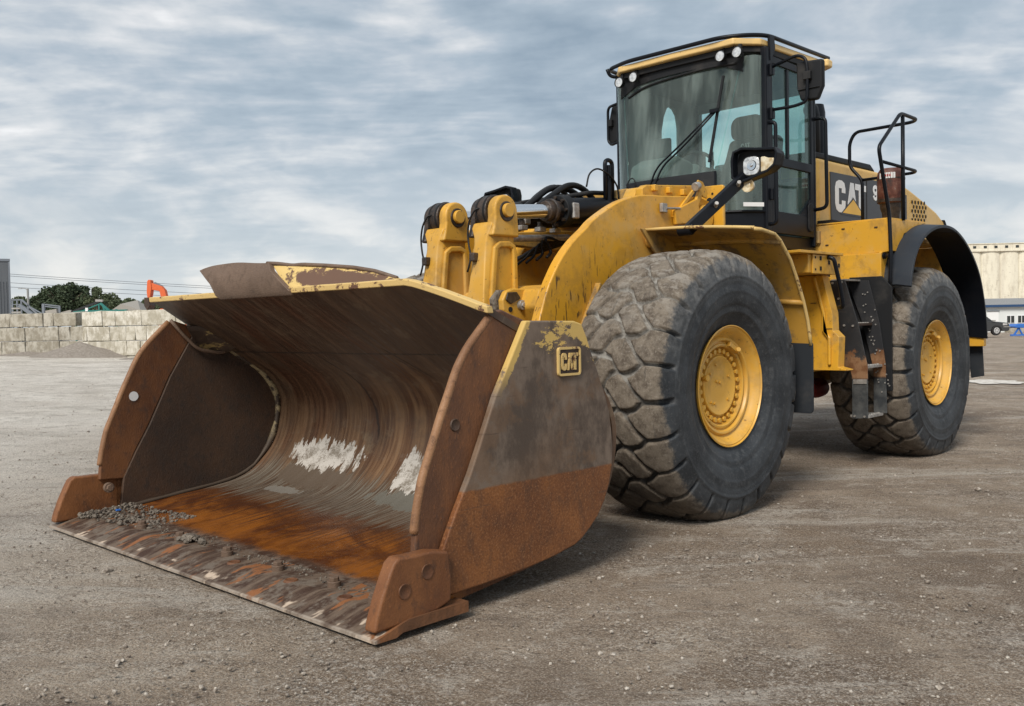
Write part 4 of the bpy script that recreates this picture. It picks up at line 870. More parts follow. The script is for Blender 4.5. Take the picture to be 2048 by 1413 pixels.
# ---- front fenders
def loft(rows, th):
    n = len(rows); k = len(rows[0]); vs = [p for r_ in rows for p in r_]; vs += [(p[0]+th[0],p[1]+th[1],p[2]+th[2]) for p in vs]; nn = n*k; fs = []
    for i in range(n-1):
        for j in range(k-1): a = i*k+j; fs += [(a,a+k,a+k+1,a+1),(nn+a,nn+a+1,nn+a+k+1,nn+a+k)]
    for i in range(n-1):
        for j in (0,k-1):
            q = (i*k+j, nn+i*k+j, nn+(i+1)*k+j, (i+1)*k+j); fs.append(q)
    for i in (0,n-1):
        for j in range(k-1): fs.append((i*k+j, i*k+j+1, nn+i*k+j+1, nn+i*k+j))
    b = MB(); b.add(vs, fs); return b
for s_ in (1,-1):
    prof_f = [(1.71,2.005),(1.60,2.00),(1.42,1.955),(1.34,1.925),(1.20,1.78),(1.10,1.63),(1.02,1.48),(.955,1.33),(.915,1.20),(.90,1.125)]
    outer = [(1.72,1.945),(1.62,1.945),(1.44,1.925),(1.36,1.885),(1.21,1.755),(1.10,1.60),(1.01,1.45),(.95,1.32),(.915,1.20),(.90,1.125)]
    rows = []
    for (pa,pb) in zip(prof_f, outer):
        rows.append([(pa[0]+(pb[0]-pa[0])*t, s_*(.72+.91*t), pa[1]+(pb[1]-pa[1])*t + (.012*math.sin(math.pi*t))) for t in (0,.15,.35,.5,.65,.85,1)])
    fd = loft(rows, (.006,0,.016)).build('front_fender', 'yellow_dirty', L, bevel=.003)
    b = MB(); b.tube([r_[-1] for r_ in rows], .013, 8); b.build('fender_edge', 'lip', fd, smooth=True)
    b = MB(); b.tube([(p[0]+.002,p[1],p[2]+.008) for p in rows[0]], .012, 8); b.build('fender_edge', 'lip', fd, smooth=True)
    for i in (3,6):
        b = MB(); q = rows[i]; b.tube([(p[0]-.004,p[1],p[2]-.006) for p in q], .022, 8); b.build('fender_rib', 'yellow_dirty', fd, smooth=True)
    b = MB(); b.prism([(1.78,2.02),(1.60,2.02),(1.34,1.95),(1.20,1.77),(1.25,1.70),(1.45,1.74),(1.62,1.86)], 'Y', s_*.715, s_*.735); b.build('fender_gusset', 'yellow_dirty', fd, bevel=.004)
    b = MB(); b.prism(rrect(s_*1.545,.885,.20,.54,.03,4), 'X', .885, .905); b.build('mud_flap', 'rubber', fd, bevel=.004)
    # headlight on its slanted arm
    hl = empty('headlight_bracket', L)
    b = MB(); b.beam((1.68,s_*1.07,1.98),(1.10,s_*1.225,2.42),.055,.085); b.build('lamp_arm', 'black', hl, bevel=.008)
    for t in (.42,.80):
        q = Vector((1.68,s_*1.07,1.98)).lerp(Vector((1.10,s_*1.225,2.42)), t); b = MB(); b.cyl(q+Vector((.0,s_*.02,.0)), q+Vector((.035,s_*.055,.02)),.016,10); b.build('arm_bolt', 'steel', hl, bevel=.003)
    hx = 1.15; DY = .095; DZ = -.012
    hp = [(y_+DY, z_+DZ) for y_,z_ in [(1.09,2.41),(1.085,2.54),(1.10,2.60),(1.17,2.62),(1.30,2.60),(1.44,2.585),(1.455,2.55),(1.435,2.47),(1.38,2.43),(1.15,2.37)]]
    # shroud: open tray facing forward
    b = MB(); b.prism([(s_*(y_-.03),z_) for y_,z_ in hp], 'X', hx-.10, hx-.03); b.build('lamp_housing', 'black_matte', hl, bevel=.015, seg=3)
    b = MB(); stroke(b, [(y_-.03,z_) for y_,z_ in hp], .020, lambda y_,z_,h: (h, s_*y_, z_), hx-.03, hx+.045, closed=True); b.build('lamp_hood', 'black', hl, bevel=.004)
    b = MB(); b.prism([(s_*y_,z_) for y_,z_ in rrect(1.20+DY,2.487+DZ,.160,.155,.05,5)], 'X', hx-.03, hx+.0); b.build('lamp_bezel', 'black_matte', hl, bevel=.004)
    b = MB(); b.prism([(s_*y_,z_) for y_,z_ in rrect(1.20+DY,2.487+DZ,.135,.138,.045,5)], 'X', hx-.002, hx+.010); b.build('head_lamp', 'lens', hl, bevel=.008, seg=3)
    b = MB(); b.lathe([(.0,.040),(.006,.036),(.004,.014),(.012,.010),(.014,.0001)], (hx+.011,s_*(1.205+DY),2.49+DZ), 'X', 24); b.build('reflector', 'chrome', hl, smooth='auto')
    b = MB(); b.prism([(s_*(y_+DY),z_+DZ) for y_,z_ in [(1.278,2.43),(1.278,2.545),(1.31,2.545),(1.34,2.53),(1.385,2.525),(1.395,2.485),(1.375,2.44),(1.32,2.435)]], 'X', hx-.01, hx+.012); b.build('turn_signal', 'amber', hl, bevel=.010, seg=3)
    b = MB(); b.lathe([(-.03,.0001),(-.03,.040),(.0,.052),(.012,.052),(.012,.046),(.004,.040),(.001,.018),(.006,.010),(.006,.0001)], (hx+.01,s_*(1.175+DY),2.345+DZ), 'X', 28); b.build('round_signal', 'amber', hl, smooth='auto')
    b = MB(); b.cyl((1.68,s_*1.00,1.985),(1.68,s_*1.11,1.985),.04,16); b.build('arm_foot', 'black', hl, bevel=.005)

# ---- cab
CB = empty('cab', L)
def panel(pts, n, name, mt, parent=CB, bevel=0.0): b = MB(); b.plate(pts, n); return b.build(name, mt, parent, bevel=bevel)
ZB, ZT = 2.63, 3.62
def fx(z): return .30 - .17*(z-ZB)/(ZT-ZB)            # windshield leans back
def fy(z): return .475 + .17*(z-ZB)/(ZT-ZB)           # seam spreads upwards
PIL = lambda z: (.02, .775)
# windshield: bowed front panel + wrap-round corner panes
b = MB(); vs = []; NZ, NYc = 6, 12
for i in range(NZ+1):
    z = ZB + (ZT-ZB)*i/NZ
    for j in range(NYc+1):
        t = -1+2*j/NYc; vs.append((fx(z)+.035*(1-t*t), fy(z)*t, z))
b.add(vs, [(i*(NYc+1)+j, i*(NYc+1)+j+1, (i+1)*(NYc+1)+j+1, (i+1)*(NYc+1)+j) for i in range(NZ) for j in range(NYc)]); b.build('windshield', 'glass', CB, smooth=True)
for s_ in (1,-1):
    zl = 2.27
    b = MB(); rows = []
    for z in (zl, 2.63, 2.9, 3.2, 3.62):
        f = (fx(z), fy(z)) if z > 2.6 else (.315, .475)
        for t in (0,.25,.5,.75,1):
            x = f[0]+(PIL(z)[0]-f[0])*t + .035*math.sin(math.pi*t)*.9; y_ = f[1]+(PIL(z)[1]-f[1])*t + .035*math.sin(math.pi*t)*.9; rows.append((x, s_*y_, z))
    b.add(rows, [(i*5+j, i*5+j+1, (i+1)*5+j+1, (i+1)*5+j) for i in range(4) for j in range(4)]); b.build('corner_glass', 'glass', CB, smooth=True)
    b = MB(); b.tube([(fx(z)+.004, s_*(fy(z)+.0), z) for z in (2.64,2.9,3.2,3.6)], .0045, 6); b.build('glass_seam', 'glass_rear', CB)
    # corner lower panel
    b = MB(); q = [(.325,.47,1.98),(.20,.66,1.98),(.02,.79,1.98),(.02,.79,2.27),(.20,.66,2.27),(.325,.47,2.27)]
    b.add([(x,s_*y_,z) for x,y_,z in q]+[(x-.03,s_*(y_-.03),z) for x,y_,z in q], [(0,1,4,5),(1,2,3,4),(6,11,10,7),(7,10,9,8),(5,4,10,11),(4,3,9,10),(0,6,7,1),(1,7,8,2)]); b.build('corner_panel', 'black', CB, bevel=.004)
    b = MB(); b.tube([(.325,s_*.475,2.625),(.325,s_*.475,2.27)], .012, 6); b.tube([(.325,s_*.475,2.27),(.21,s_*.665,2.27),(.03,s_*.79,2.27)], .012, 6); b.build('glass_trim', 'black', CB)
    # A pillar
    b = MB(); b.box2((-.045,s_*.755,1.98),(.035,s_*.815,3.70)); b.build('pillar', 'black', CB, bevel=.014, seg=3)
    b = MB(); b.box2((-.055,s_*.72,1.98),(-.02,s_*.765,3.70)); b.build('pillar', 'black', CB, bevel=.006)
    # rear pillars
    if s_ > 0:                           # the door side is chamfered behind the door
        b = MB(); b.box2((-.93,.745,2.0),(-.887,.803,3.70)); b.build('pillar', 'black', CB, bevel=.014)
        for (z0,z1) in ((2.0,2.75),(3.5,3.70)):
            b = MB(); b.plate([(-.932,.775,z0),(-1.30,.55,z0),(-1.30,.55,z1),(-.932,.775,z1)], (.01,.016,0)); b.build('rear_side_panel', 'black', CB)
        panel([(-.932,.775,2.75),(-1.30,.55,2.75),(-1.30,.55,3.5),(-.932,.775,3.5)], (.002,.003,0), 'side_glass', 'glass_rear')
        b = MB(); b.box2((-1.36,.50,2.0),(-1.30,.56,3.70)); b.build('pillar', 'black', CB, bevel=.01)
    else:
        b = MB(); b.box2((-1.38,-.80,2.0),(-1.30,-.72,3.70)); b.build('pillar', 'black', CB, bevel=.01)
# front panel under the windshield, sill
b = MB(); vs = []
for z in (2.30, 2.60, 2.63):
    for j in range(13):
        t = -1+2*j/12; vs.append((.335+.035*(1-t*t)+(.0 if z < 2.62 else -.02), .475*t, z))
b.add(vs, [(i*13+j, i*13+j+1, (i+1)*13+j+1, (i+1)*13+j) for i in range(2) for j in range(12)]); b.build('front_panel', 'black_matte', CB, smooth='auto')
b = MB(); b.prism([(-1.34,-.76),(.0,-.78),(.0,.78),(-.93,.77),(-1.34,.54)], 'Z', 1.96, 2.08); b.build('cab_floor', 'black', CB, bevel=.01)
b = MB(); b.box2((-1.30,-.72,1.88),(-.05,.74,1.965)); b.build('cab_floor', 'hole', CB)
b = MB(); b.box2((.02,-.46,1.982),(.32,.46,2.30)); b.build('cab_floor', 'black', CB, bevel=.01)
# header above the windshield with an arched lower edge
b = MB(); vs = []; n = 16
for i in range(n+1):
    t = -1+2*i/n; y_ = .66*t; zl = 3.565 - .01*(1-abs(t)) - (.085*max(0,(abs(t)-.72)/.28)**1 if abs(t) > .72 else -.035*(1-(t/.72)**2)); xx = .155+.03*(1-t*t)
    vs += [(xx, y_, zl),(xx, y_, 3.69)]
vs += [(x-.02,y_,z) for x,y_,z in vs]; k = 2*(n+1)
b.add(vs, [(2*i,2*i+1,2*i+3,2*i+2) for i in range(n)]+[(k+2*i,k+2*i+2,k+2*i+3,k+2*i+1) for i in range(n)]+[(2*i,2*i+2,k+2*i+2,k+2*i) for i in range(n)]); b.build('header', 'black_matte', CB)
b = MB(); b.tube(catmull([(.165,-.56,3.47),(.175,-.35,3.535),(.185,0,3.565),(.18,.35,3.575),(.165,.60,3.565)],5), .012, 6); b.build('header_trim', 'black_matte', CB, smooth=True)
# roof
rp = [(.055,.774),(.20,.64),(.235,.30),(.235,-.30),(.20,-.64),(.055,-.774),(-1.12,-.82),(-1.22,-.72),(-1.22,.72),(-1.12,.86)]
b = MB(); lo = [(x,y_,3.70 if not(abs(y_) < .35 and x > 0) else 3.72) for x,y_ in rp]; n = len(rp)
rp2 = [(.06,.782),(.25,.62),(.262,.0),(.25,-.62),(.06,-.782),(-1.25,-.83),(-1.38,-.70),(-1.38,.50),(-1.06,.84)]
b = MB(); b.prism(rp2, 'Z', 3.705, 3.765); b.build('roof', 'yellow_pale', CB, bevel=.016, seg=3)
b = MB(); b.prism([(x*.93-.03,y_*.985) for x,y_ in rp2], 'Z', 3.652, 3.704); b.build('roof_liner', 'black_matte', CB, bevel=.006)
b = MB(); b.prism([(-1.30,.60),(-1.12,.885),(-1.02,.885),(-1.0,.80),(-1.1,.5)], 'Z', 3.70, 3.775); b.build('roof_corner', 'yellow_pale', CB, bevel=.02, seg=3)
b = MB(); b.tube([(-1.12,.84,3.80),(-.02,.80,3.80),(.17,.70,3.785),(.27,.50,3.785),(.27,-.50,3.785),(.17,-.80,3.785),(-.05,-.84,3.79),(-1.1,-.84,3.80)], .019, 10, .10); b.build('roof_rail', 'black', CB, smooth=True)
b = MB(); b.tube([(.20,-.79,3.785),(.17,-.78,3.72),(.09,-.66,3.69)], .017, 8, .04); b.build('roof_rail', 'black', CB, smooth=True)
b = MB(); b.prism([(-.02,3.80),(-.10,3.81),(-.12,3.70),(-.06,3.60),(-.03,3.58)], 'Y', .80, .825); b.build('rail_bracket', 'black', CB, bevel=.004)
# work lights
for (y_,z_) in ((.50,3.628),(.665,3.628),(-.435,3.628),(-.60,3.61)):
    wl = empty('work_light', CB); b = MB(); b.lathe([(-.07,.0001),(-.07,.025),(-.045,.045),(.0,.050),(.004,.046),(-.008,.043)], (.27,y_,z_), 'X', 24); b.build('light_housing', 'black_matte', wl, smooth='auto').parent = wl
    b = MB(); b.lathe([(.0,.0001),(-.001,.02),(-.004,.043)], (.27,y_,z_), 'X', 24); b.build('light_lens', 'lens', wl, smooth=True)
    b = MB(); b.beam((.22,y_,z_+.03),(.20,y_,3.705),.03,.02,(1,0,0)); b.build('light_mount', 'black_matte', wl)
# flatten: a cab is a part already, so lights are its sub-parts
for o in [o for o in bpy.data.objects if o.name.startswith('work_light')]:
    for ch in list(o.children): ch.parent = CB; ch.name = 'work_' + ch.name.split('.')[0]
    bpy.data.objects.remove(o)
# door (left) and the right-hand wall
def wall_with_holes(name, outer, holes, y0, y1, mt):
    """frame in the XZ plane: outer rectangle and rectangular holes, made of butted bars"""
    xs = sorted({outer[0],outer[2],*[h[0] for h in holes],*[h[2] for h in holes]}); zs = sorted({outer[1],outer[3],*[h[1] for h in holes],*[h[3] for h in holes]})
    b = MB(); idx = {}; vs = []
    def vid(x,z,y): 
        if (x,z,y) not in idx: idx[(x,z,y)] = len(vs); vs.append((x,y,z))
        return idx[(x,z,y)]
    inside = lambda cx,cz: any(h[0] < cx < h[2] and h[1] < cz < h[3] for h in holes) or not (outer[0] < cx < outer[2] and outer[1] < cz < outer[3])
    fs = []
    for i in range(len(xs)-1):
        for j in range(len(zs)-1):
            cx, cz = (xs[i]+xs[i+1])/2, (zs[j]+zs[j+1])/2
            if inside(cx,cz): continue
            A = [(xs[i],zs[j]),(xs[i+1],zs[j]),(xs[i+1],zs[j+1]),(xs[i],zs[j+1])]
            fs.append([vid(*a,y1) for a in A]); fs.append([vid(*a,y0) for a in A][::-1])
            for k,(dx,dz) in enumerate(((0,-1),(1,0),(0,1),(-1,0))):
                if inside(cx+dx*(xs[i+1]-xs[i])/2+dx*1e-3, cz+dz*(zs[j+1]-zs[j])/2+dz*1e-3): a_, b_ = A[k], A[(k+1)%4]; fs.append([vid(*a_,y0),vid(*b_,y0),vid(*b_,y1),vid(*a_,y1)])
    b.add(vs, fs); return b.build(name, mt, CB, bevel=.006)
DO = wall_with_holes('door', (-.885,2.09,-.055,3.64), [(-.835,2.77,-.105,3.575),(-.815,2.285,-.13,2.69)], .765, .800, 'black')
panel([(-.84,.78,2.76),(-.10,.78,2.76),(-.10,.78,3.58),(-.84,.78,3.58)], (0,.004,0), 'door_glass', 'glass_dark')
panel([(-.82,.78,2.28),(-.12,.78,2.28),(-.12,.78,2.70),(-.82,.78,2.70)], (0,.004,0), 'door_glass', 'glass_dark')
b = MB(); b.box2((-.415,.772,2.775),(-.375,.797,3.57)); b.build('door_mullion', 'black', CB, bevel=.004)
b = MB(); b.box2((-.40,.70,2.29),(-.375,.715,2.69)); b.box2((-.8,.70,2.50),(-.14,.715,2.52)); b.build('door_bar', 'black', CB)
b = MB(); b.prism([(-.62,2.285),(-.815,2.285),(-.815,2.44),(-.80,2.44)], 'Y', .768, .798); b.build('door_corner', 'black', CB)
b = MB(); b.prism(rrect(-.80,2.27,.10,.27,.045,5), 'Y', .795, .815); b.build('door_handle', 'black_matte', CB, bevel=.012)
b = MB(); b.prism(rrect(-.80,2.27,.055,.19,.027,5), 'Y', .806, .8175); b.build('door_handle', 'hole', CB)
for z_ in (2.42, 3.50, 3.12):
    b = MB(); b.cyl((-.035,.825,z_-.05),(-.035,.825,z_+.05),.022,12); b.box2((-.11,.80,z_-.035),(-.03,.822,z_+.035)); b.build('door_hinge', 'black', CB, bevel=.004)
panel([(-.56,.802,2.35),(-.79,.802,2.35),(-.79,.802,2.65),(-.62,.802,2.65)], (0,.0,0), 'x', 'hole') if False else None
b = MB(); b.box2((-.80,.62,2.30),(-.60,.74,2.60)); b.build('arm_console', 'interior', CB, bevel=.02)
panel([(.03,.805,2.19),(-.02,.805,2.19),(-.02,.805,2.21),(.03,.805,2.21)], (0,.002,0), 'x', 'white') if False else None
# right-hand wall: solid with an arched opening seen against the sky
b = MB(); hole_pts = [(-.64,2.70),(-.66,3.30),(-.70,3.45),(-.76,3.55),(-.82,3.58),(-.89,3.56),(-.95,3.50),(-.98,3.38),(-.98,2.70)]
def strip(mb, poly, y0, y1, X0, X1, Z0, Z1):
    n = len(poly); cx = sum(p[0] for p in poly)/n; cz = sum(p[1] for p in poly)/n; out = []
    for (x,z) in poly:
        dx, dz = x-cx, z-cz; t = 1e9
        if dx > 0: t = min(t,(X1-cx)/dx)
        if dx < 0: t = min(t,(X0-cx)/dx)
        if dz > 0: t = min(t,(Z1-cz)/dz)
        if dz < 0: t = min(t,(Z0-cz)/dz)
        out.append((cx+dx*t, cz+dz*t))
    cor = {(X0,Z0),(X1,Z0),(X1,Z1),(X0,Z1)}
    for i in range(n):
        a, c = poly[i], poly[(i+1)%n]; oa, oc = out[i], out[(i+1)%n]; q = [a, c, oc, oa]
        if oa[0] != oc[0] and oa[1] != oc[1] and abs(oa[0]-oc[0]) > 1e-6 and abs(oa[1]-oc[1]) > 1e-6:
            k = min(cor, key=lambda s: math.hypot(s[0]-(oa[0]+oc[0])/2, s[1]-(oa[1]+oc[1])/2)); q = [a, c, oc, k, oa]
        mb.add([(x,y0,z) for x,z in q]+[(x,y1,z) for x,z in q], [tuple(range(len(q)))[::-1], tuple(range(len(q),2*len(q)))]+[(j,(j+1)%len(q),len(q)+(j+1)%len(q),len(q)+j) for j in range(len(q))])
strip(b, hole_pts, -.79, -.755, -1.299, -.056, 2.081, 3.66); b.build('right_wall', 'interior', CB)
panel([(-.65,-.77,2.77),(-.99,-.77,2.77),(-.99,-.77,3.58),(-.65,-.77,3.58)], (0,.004,0), 'side_glass', 'glass_rear')
# rear wall with window
b = MB(); b.box2((-1.34,-.74,2.08),(-1.301,.50,2.74)); b.box2((-1.34,-.74,3.56),(-1.301,.50,3.68)); b.build('rear_wall', 'interior', CB)
panel([(-1.32,-.72,2.74),(-1.32,.50,2.74),(-1.32,.50,3.56),(-1.32,-.72,3.56)], (.004,0,0), 'rear_glass', 'glass_rear')
# seat
b = MB(); b.prism([(-.70,2.55),(-.98,2.60),(-1.06,3.10),(-.98,3.14),(-.90,3.10),(-.80,2.68),(-.40,2.62),(-.30,2.52),(-.45,2.44)][:9], 'Y', -.10, .42); b.build('seat', 'fabric', CB, bevel=.05, seg=4)
b = MB(); b.prism([(y_,z_) for y_,z_ in [(-.16,2.66),(-.05,2.90),(.0,3.06),(.02,3.09),(.36,3.09),(.38,3.0),(.44,2.7)]], 'X', -.78, -.70); b.build('backrest', 'fabric', CB, bevel=.035, seg=4)
b = MB(); b.prism(rrect(.19,3.19,.34,.24,.09,6), 'X', -.80, -.70); b.build('headrest', 'fabric', CB, bevel=.03, seg=4)
b = MB(); letters(b, lambda x,y_,h: (h, .14+x*.045, 2.985+y_*.055), -.699, -.697); b.build('seat_lettering', 'grease', CB) if False else b.build('seat_lettering', 'car_glass' if False else 'steel', CB)
# steering column, console, controls
b = MB(); b.tube([(-.02,-.10,2.2),(-.10,-.10,2.55),(-.26,-.10,2.80)], .05, 12, .1); b.build('steering_column', 'interior', CB, smooth=True)
b = MB(); b.tube([(-.26+.10*math.sin(t)*.6,-.10+.19*math.cos(t),2.83+.10*math.sin(t)) for t in [2*math.pi*i/24 for i in range(24)]], .016, 8, closed=True); b.build('steering_wheel', 'black_matte', CB, smooth=True)
b = MB(); b.prism([(.25,2.64),(.22,2.80),(.05,2.88),(-.2,2.84),(-.3,2.6)], 'Y', -.52, -.08); b.build('dashboard', 'interior', CB, bevel=.04, seg=3)
b = MB(); b.box((-.25,-.46,3.02),(.06,.16,.20), Matrix.Rotation(R(20),3,'Z')); b.build('display', 'black_matte', CB, bevel=.01)
b = MB(); b.tube([(-.30,-.5,2.6),(-.3,-.48,2.9)],.02,8); b.build('display_stand', 'black_matte', CB)
b = MB(); b.box((-.85,-.30,2.72),(.35,.13,.30)); b.build('arm_console', 'interior', CB, bevel=.03)
b = MB(); b.cyl((-.75,-.22,2.85),(-.75,-.22,3.02),.02,8); b.cyl((-.70,-.28,2.85),(-.70,-.28,3.0),.02,8); b.build('control_lever', 'black_matte', CB)
# wiper
b = MB(); b.tube([(.36,-.20,2.53),(.37,-.12,2.72),(.35,.14,2.90),(.30,.45,3.155)], .009, 7, .12); b.tube([(.36,-.145,2.53),(.37,-.06,2.72),(.35,.17,2.88),(.30,.475,3.15)], .009, 7, .12); b.build('wiper_arm', 'black', CB, smooth=True)
b = MB(); b.beam((.235,.515,3.46),(.335,.425,2.71),.022,.016,(1,0,0)); b.build('wiper_blade', 'black_matte', CB)
b = MB(); b.box((.305,.465,3.155),(.04,.08,.03)); b.build('wiper_link', 'black', CB)
b = MB(); b.cyl((.36,-.20,2.50),(.36,-.20,2.56),.025,12); b.build('wiper_pivot', 'black', CB)
b = MB(); b.tube([(.38,-.43,2.56),(.38,-.43,2.62),(.38,-.40,2.66),(.38,-.36,2.66),(.38,-.34,2.62),(.38,-.34,2.54)],.006,6,.03); b.build('washer_hose', 'hose', CB, smooth=True)
# sticker on the corner glass
q0, q1 = Vector((.215,.672,2.305)), Vector((.06,.790,2.305)); nrm = (q1-q0).cross(Vector((0,0,1))).normalized()*-1
q0, q1 = q0+Vector((.03,.03,0)), q1+Vector((.025,.02,0))
panel([q0,q1,q1+Vector((0,0,.035)),q0+Vector((0,0,.035))], (.002,.002,0), 'sticker', 'sticker')
# grab rails beside the door
b = MB(); b.tube([(-.02,.79,3.04),(-.02,.87,3.04),(-.02,.875,2.16),(-.02,.79,2.16)], .017, 10, .07); b.build('grab_rail', 'black', CB, smooth=True)
b = MB(); b.tube([(-.90,.80,3.20),(-.90,.91,3.20),(-.90,.92,2.36),(-.90,.80,2.35)], .017, 10, .08); b.build('grab_rail', 'black', CB, smooth=True)
# mirrors
b = MB(); b.tube([(-.03,.80,3.51),(-.05,1.06,3.58),(-.05,1.14,3.54),(-.05,1.155,3.43),(-.05,1.15,3.17),(-.05,1.03,3.15),(-.03,.80,3.15)], .014, 9, .05); b.build('mirror_arm', 'black', CB, smooth=True)
b = MB(); b.prism([(1.035,3.53),(1.275,3.515),(1.275,3.29),(1.225,3.18),(1.075,3.19),(1.04,3.30)], 'X', -.14, -.075); b.build('mirror', 'black_matte', CB, bevel=.022, seg=3)
b = MB(); b.box((-.06,1.15,3.39),(.05,.07,.07)); b.box((-.068,1.155,3.285),(.012,.20,.012)); b.build('mirror_mount', 'black_matte', CB, bevel=.006)
b = MB(); b.tube([(-.02,-.80,3.50),(-.10,-1.02,3.50),(-.10,-1.02,3.16),(-.10,-.98,3.12),(-.02,-.80,3.12)], .014, 9, .06); b.build('mirror_arm', 'black', CB, smooth=True)
b = MB(); b.prism([(-1.0,3.51),(-.82,3.54),(-.82,3.30),(-.90,3.16),(-1.04,3.12),(-1.04,3.36)], 'X', -.20, -.13); b.build('mirror', 'black_matte', CB, bevel=.02, seg=3)
b = MB(); b.box((-.115,-1.0,3.34),(.05,.06,.07)); b.build('mirror_mount', 'black_matte', CB, bevel=.006)

# ---- rear frame, hood, decals
b = MB(); b.prism([(-.15,.55),(-.15,1.55),(-.9,1.9),(-4.4,1.9),(-4.4,.95),(-3.2,.75),(-1.5,.6)], 'Y', -.45, .45); b.build('rear_frame', 'yellow_dirty', L, bevel=.02)
HD = empty('hood', L)
hp = [(-1.36,1.95),(-1.36,2.925),(-2.30,2.93),(-2.88,2.935),(-3.30,2.90),(-3.75,2.82),(-4.20,2.72),(-4.60,2.62),(-4.82,2.53),(-4.92,2.44),(-4.95,2.2),(-4.95,1.6),(-4.6,1.5),(-3.0,1.9)]
b = MB(); b.prism(hp, 'Y', -.61, .61); b.build('hood_shell', 'yellow_hood', HD, bevel=.045, seg=4)
b = MB(); b.prism([(-1.365,2.93),(-1.365,2.995),(-2.72,3.01),(-2.86,2.938)], 'Y', -.57, .57); b.build('hood_top', 'black_matte', HD, bevel=.02, seg=3)
b = MB(); b.prism([(-4.93,2.46),(-4.84,2.545),(-4.88,2.40),(-4.90,2.0),(-4.96,2.0)], 'Y', -.62, .62); b.build('rear_grille', 'black_matte', HD, bevel=.01)
b = MB(); b.prism([(-1.635,2.24),(-1.615,2.808),(-2.80,2.825),(-3.60,2.74),(-3.60,2.24)], 'Y', .611, .622); b.build('logo_panel', 'decal_dark', HD, bevel=.003)
b = MB(); SC = .325
letters(b, lambda x,y_,h: (-1.715-x*.33, h, 2.415+y_*SC), .6225, .625); b.build('lettering', 'white', HD)
b = MB(); b.prism([(-1.83,2.395),(-2.14,2.590),(-2.45,2.395)], 'Y', .6255, .6265); b.build('triangle_border', 'decal_dark', HD)
b = MB(); b.prism([(-1.885,2.413),(-2.14,2.566),(-2.395,2.413)], 'Y', .6270, .6285); b.build('triangle', 'decal_yellow', HD)
b = MB(); f9 = lambda x,y_,h: (-2.635-x*.15, h, 2.605+y_*.165)
stroke(b, [(.5+.31*math.cos(t),.68+.22*math.sin(t)) for t in [2*math.pi*i/16 for i in range(16)]], .24, f9, .6225, .625, closed=True)
stroke(b, [(.81,.70),(.81,.30),(.72,.14),(.5,.10),(.3,.14),(.18,.28)], .22, f9, .6225, .6252); b.build('numeral', 'white', HD)
b = MB(); b.prism([(-2.475,2.24),(-2.475,2.825),(-2.49,2.825),(-2.49,2.24)], 'Y', .6225, .624); b.build('panel_joint', 'hole', HD)
b = MB(); b.cyl((-3.9,.615,2.6),(-3.9,.6165,2.6),.024,6); vh = b.build('vent_hole', 'hole', HD)  # flat dark disc: shade of the vent hole painted, nothing cut
first = True
for i in range(5):
    for j in range(5):
        x_ = -3.78-.095*i-(.0475 if j % 2 else 0); z_ = 2.47+.052*j+.004*i
        o_ = vh if first else link(vh.copy(), HD); first = False; o_.location = (x_+3.9, 0, z_-2.6)
b = MB(); b.box2((-1.36,.60,2.26),(-1.62,.75,2.295)); b.build('hood_seam', 'hole', HD)
b = MB(); b.lathe([(0,.09),(.0,.10),(.5,.10),(.58,.085),(.60,.0001)], (-1.75,.40,2.95), 'Z', 24); b.build('exhaust_stack', 'black', L, smooth='auto')
b = MB(); b.tube([(-1.5,.50,2.9),(-1.5,.50,3.36),(-1.55,.46,3.46),(-1.62,.40,3.46)], .065, 14, .06); b.build('exhaust_stack', 'black_matte', L, smooth=True)
# box in front of the rear fender
PL = empty('step_box', L)
b = MB(); b.prism([(.76,1.97),(.70,1.975),(.74,2.205),(1.05,2.213),(1.452,2.225),(1.462,1.925),(1.382,1.915),(.9,1.905)], 'X', -1.08, -1.02); b.build('box_front', 'yellow', PL, bevel=.006)
b = MB(); b.box2((-1.03,.90,1.615),(-.985,1.385,1.912)); b.build('box_front', 'yellow', PL, bevel=.006)
b = MB(); b.prism([(-.99,1.62),(-.99,1.91),(-1.04,1.935),(-1.04,2.21),(-1.24,2.225),(-1.14,1.95),(-1.12,1.78),(-1.08,1.62)], 'Y', 1.36, 1.388); b.build('box_side', 'yellow', PL, bevel=.004)
b = MB(); b.prism([(-1.04,1.93),(-1.04,2.214),(-1.9,2.24),(-1.35,2.10),(-1.2,1.93)], 'Y', 1.42, 1.455); b.build('box_side', 'yellow', PL, bevel=.004)
b = MB(); b.prism([(-1.03,2.214),(-1.03,2.23),(-1.9,2.245),(-1.9,2.215)], 'Y', .612, 1.452); b.build('box_top', 'yellow', PL, bevel=.006)
b = MB(); b.box2((-1.06,.62,2.04),(-.98,.80,2.16)); b.build('box_bracket', 'yellow_dirty', PL, bevel=.008)
for (y_,z_) in ((1.02,2.16),(1.33,2.15),(.86,2.02)):
    b = MB(); b.box((-1.017,y_,z_),(.012,.03,.012)); b.build('box_clip', 'rust_dark', PL, bevel=.003)
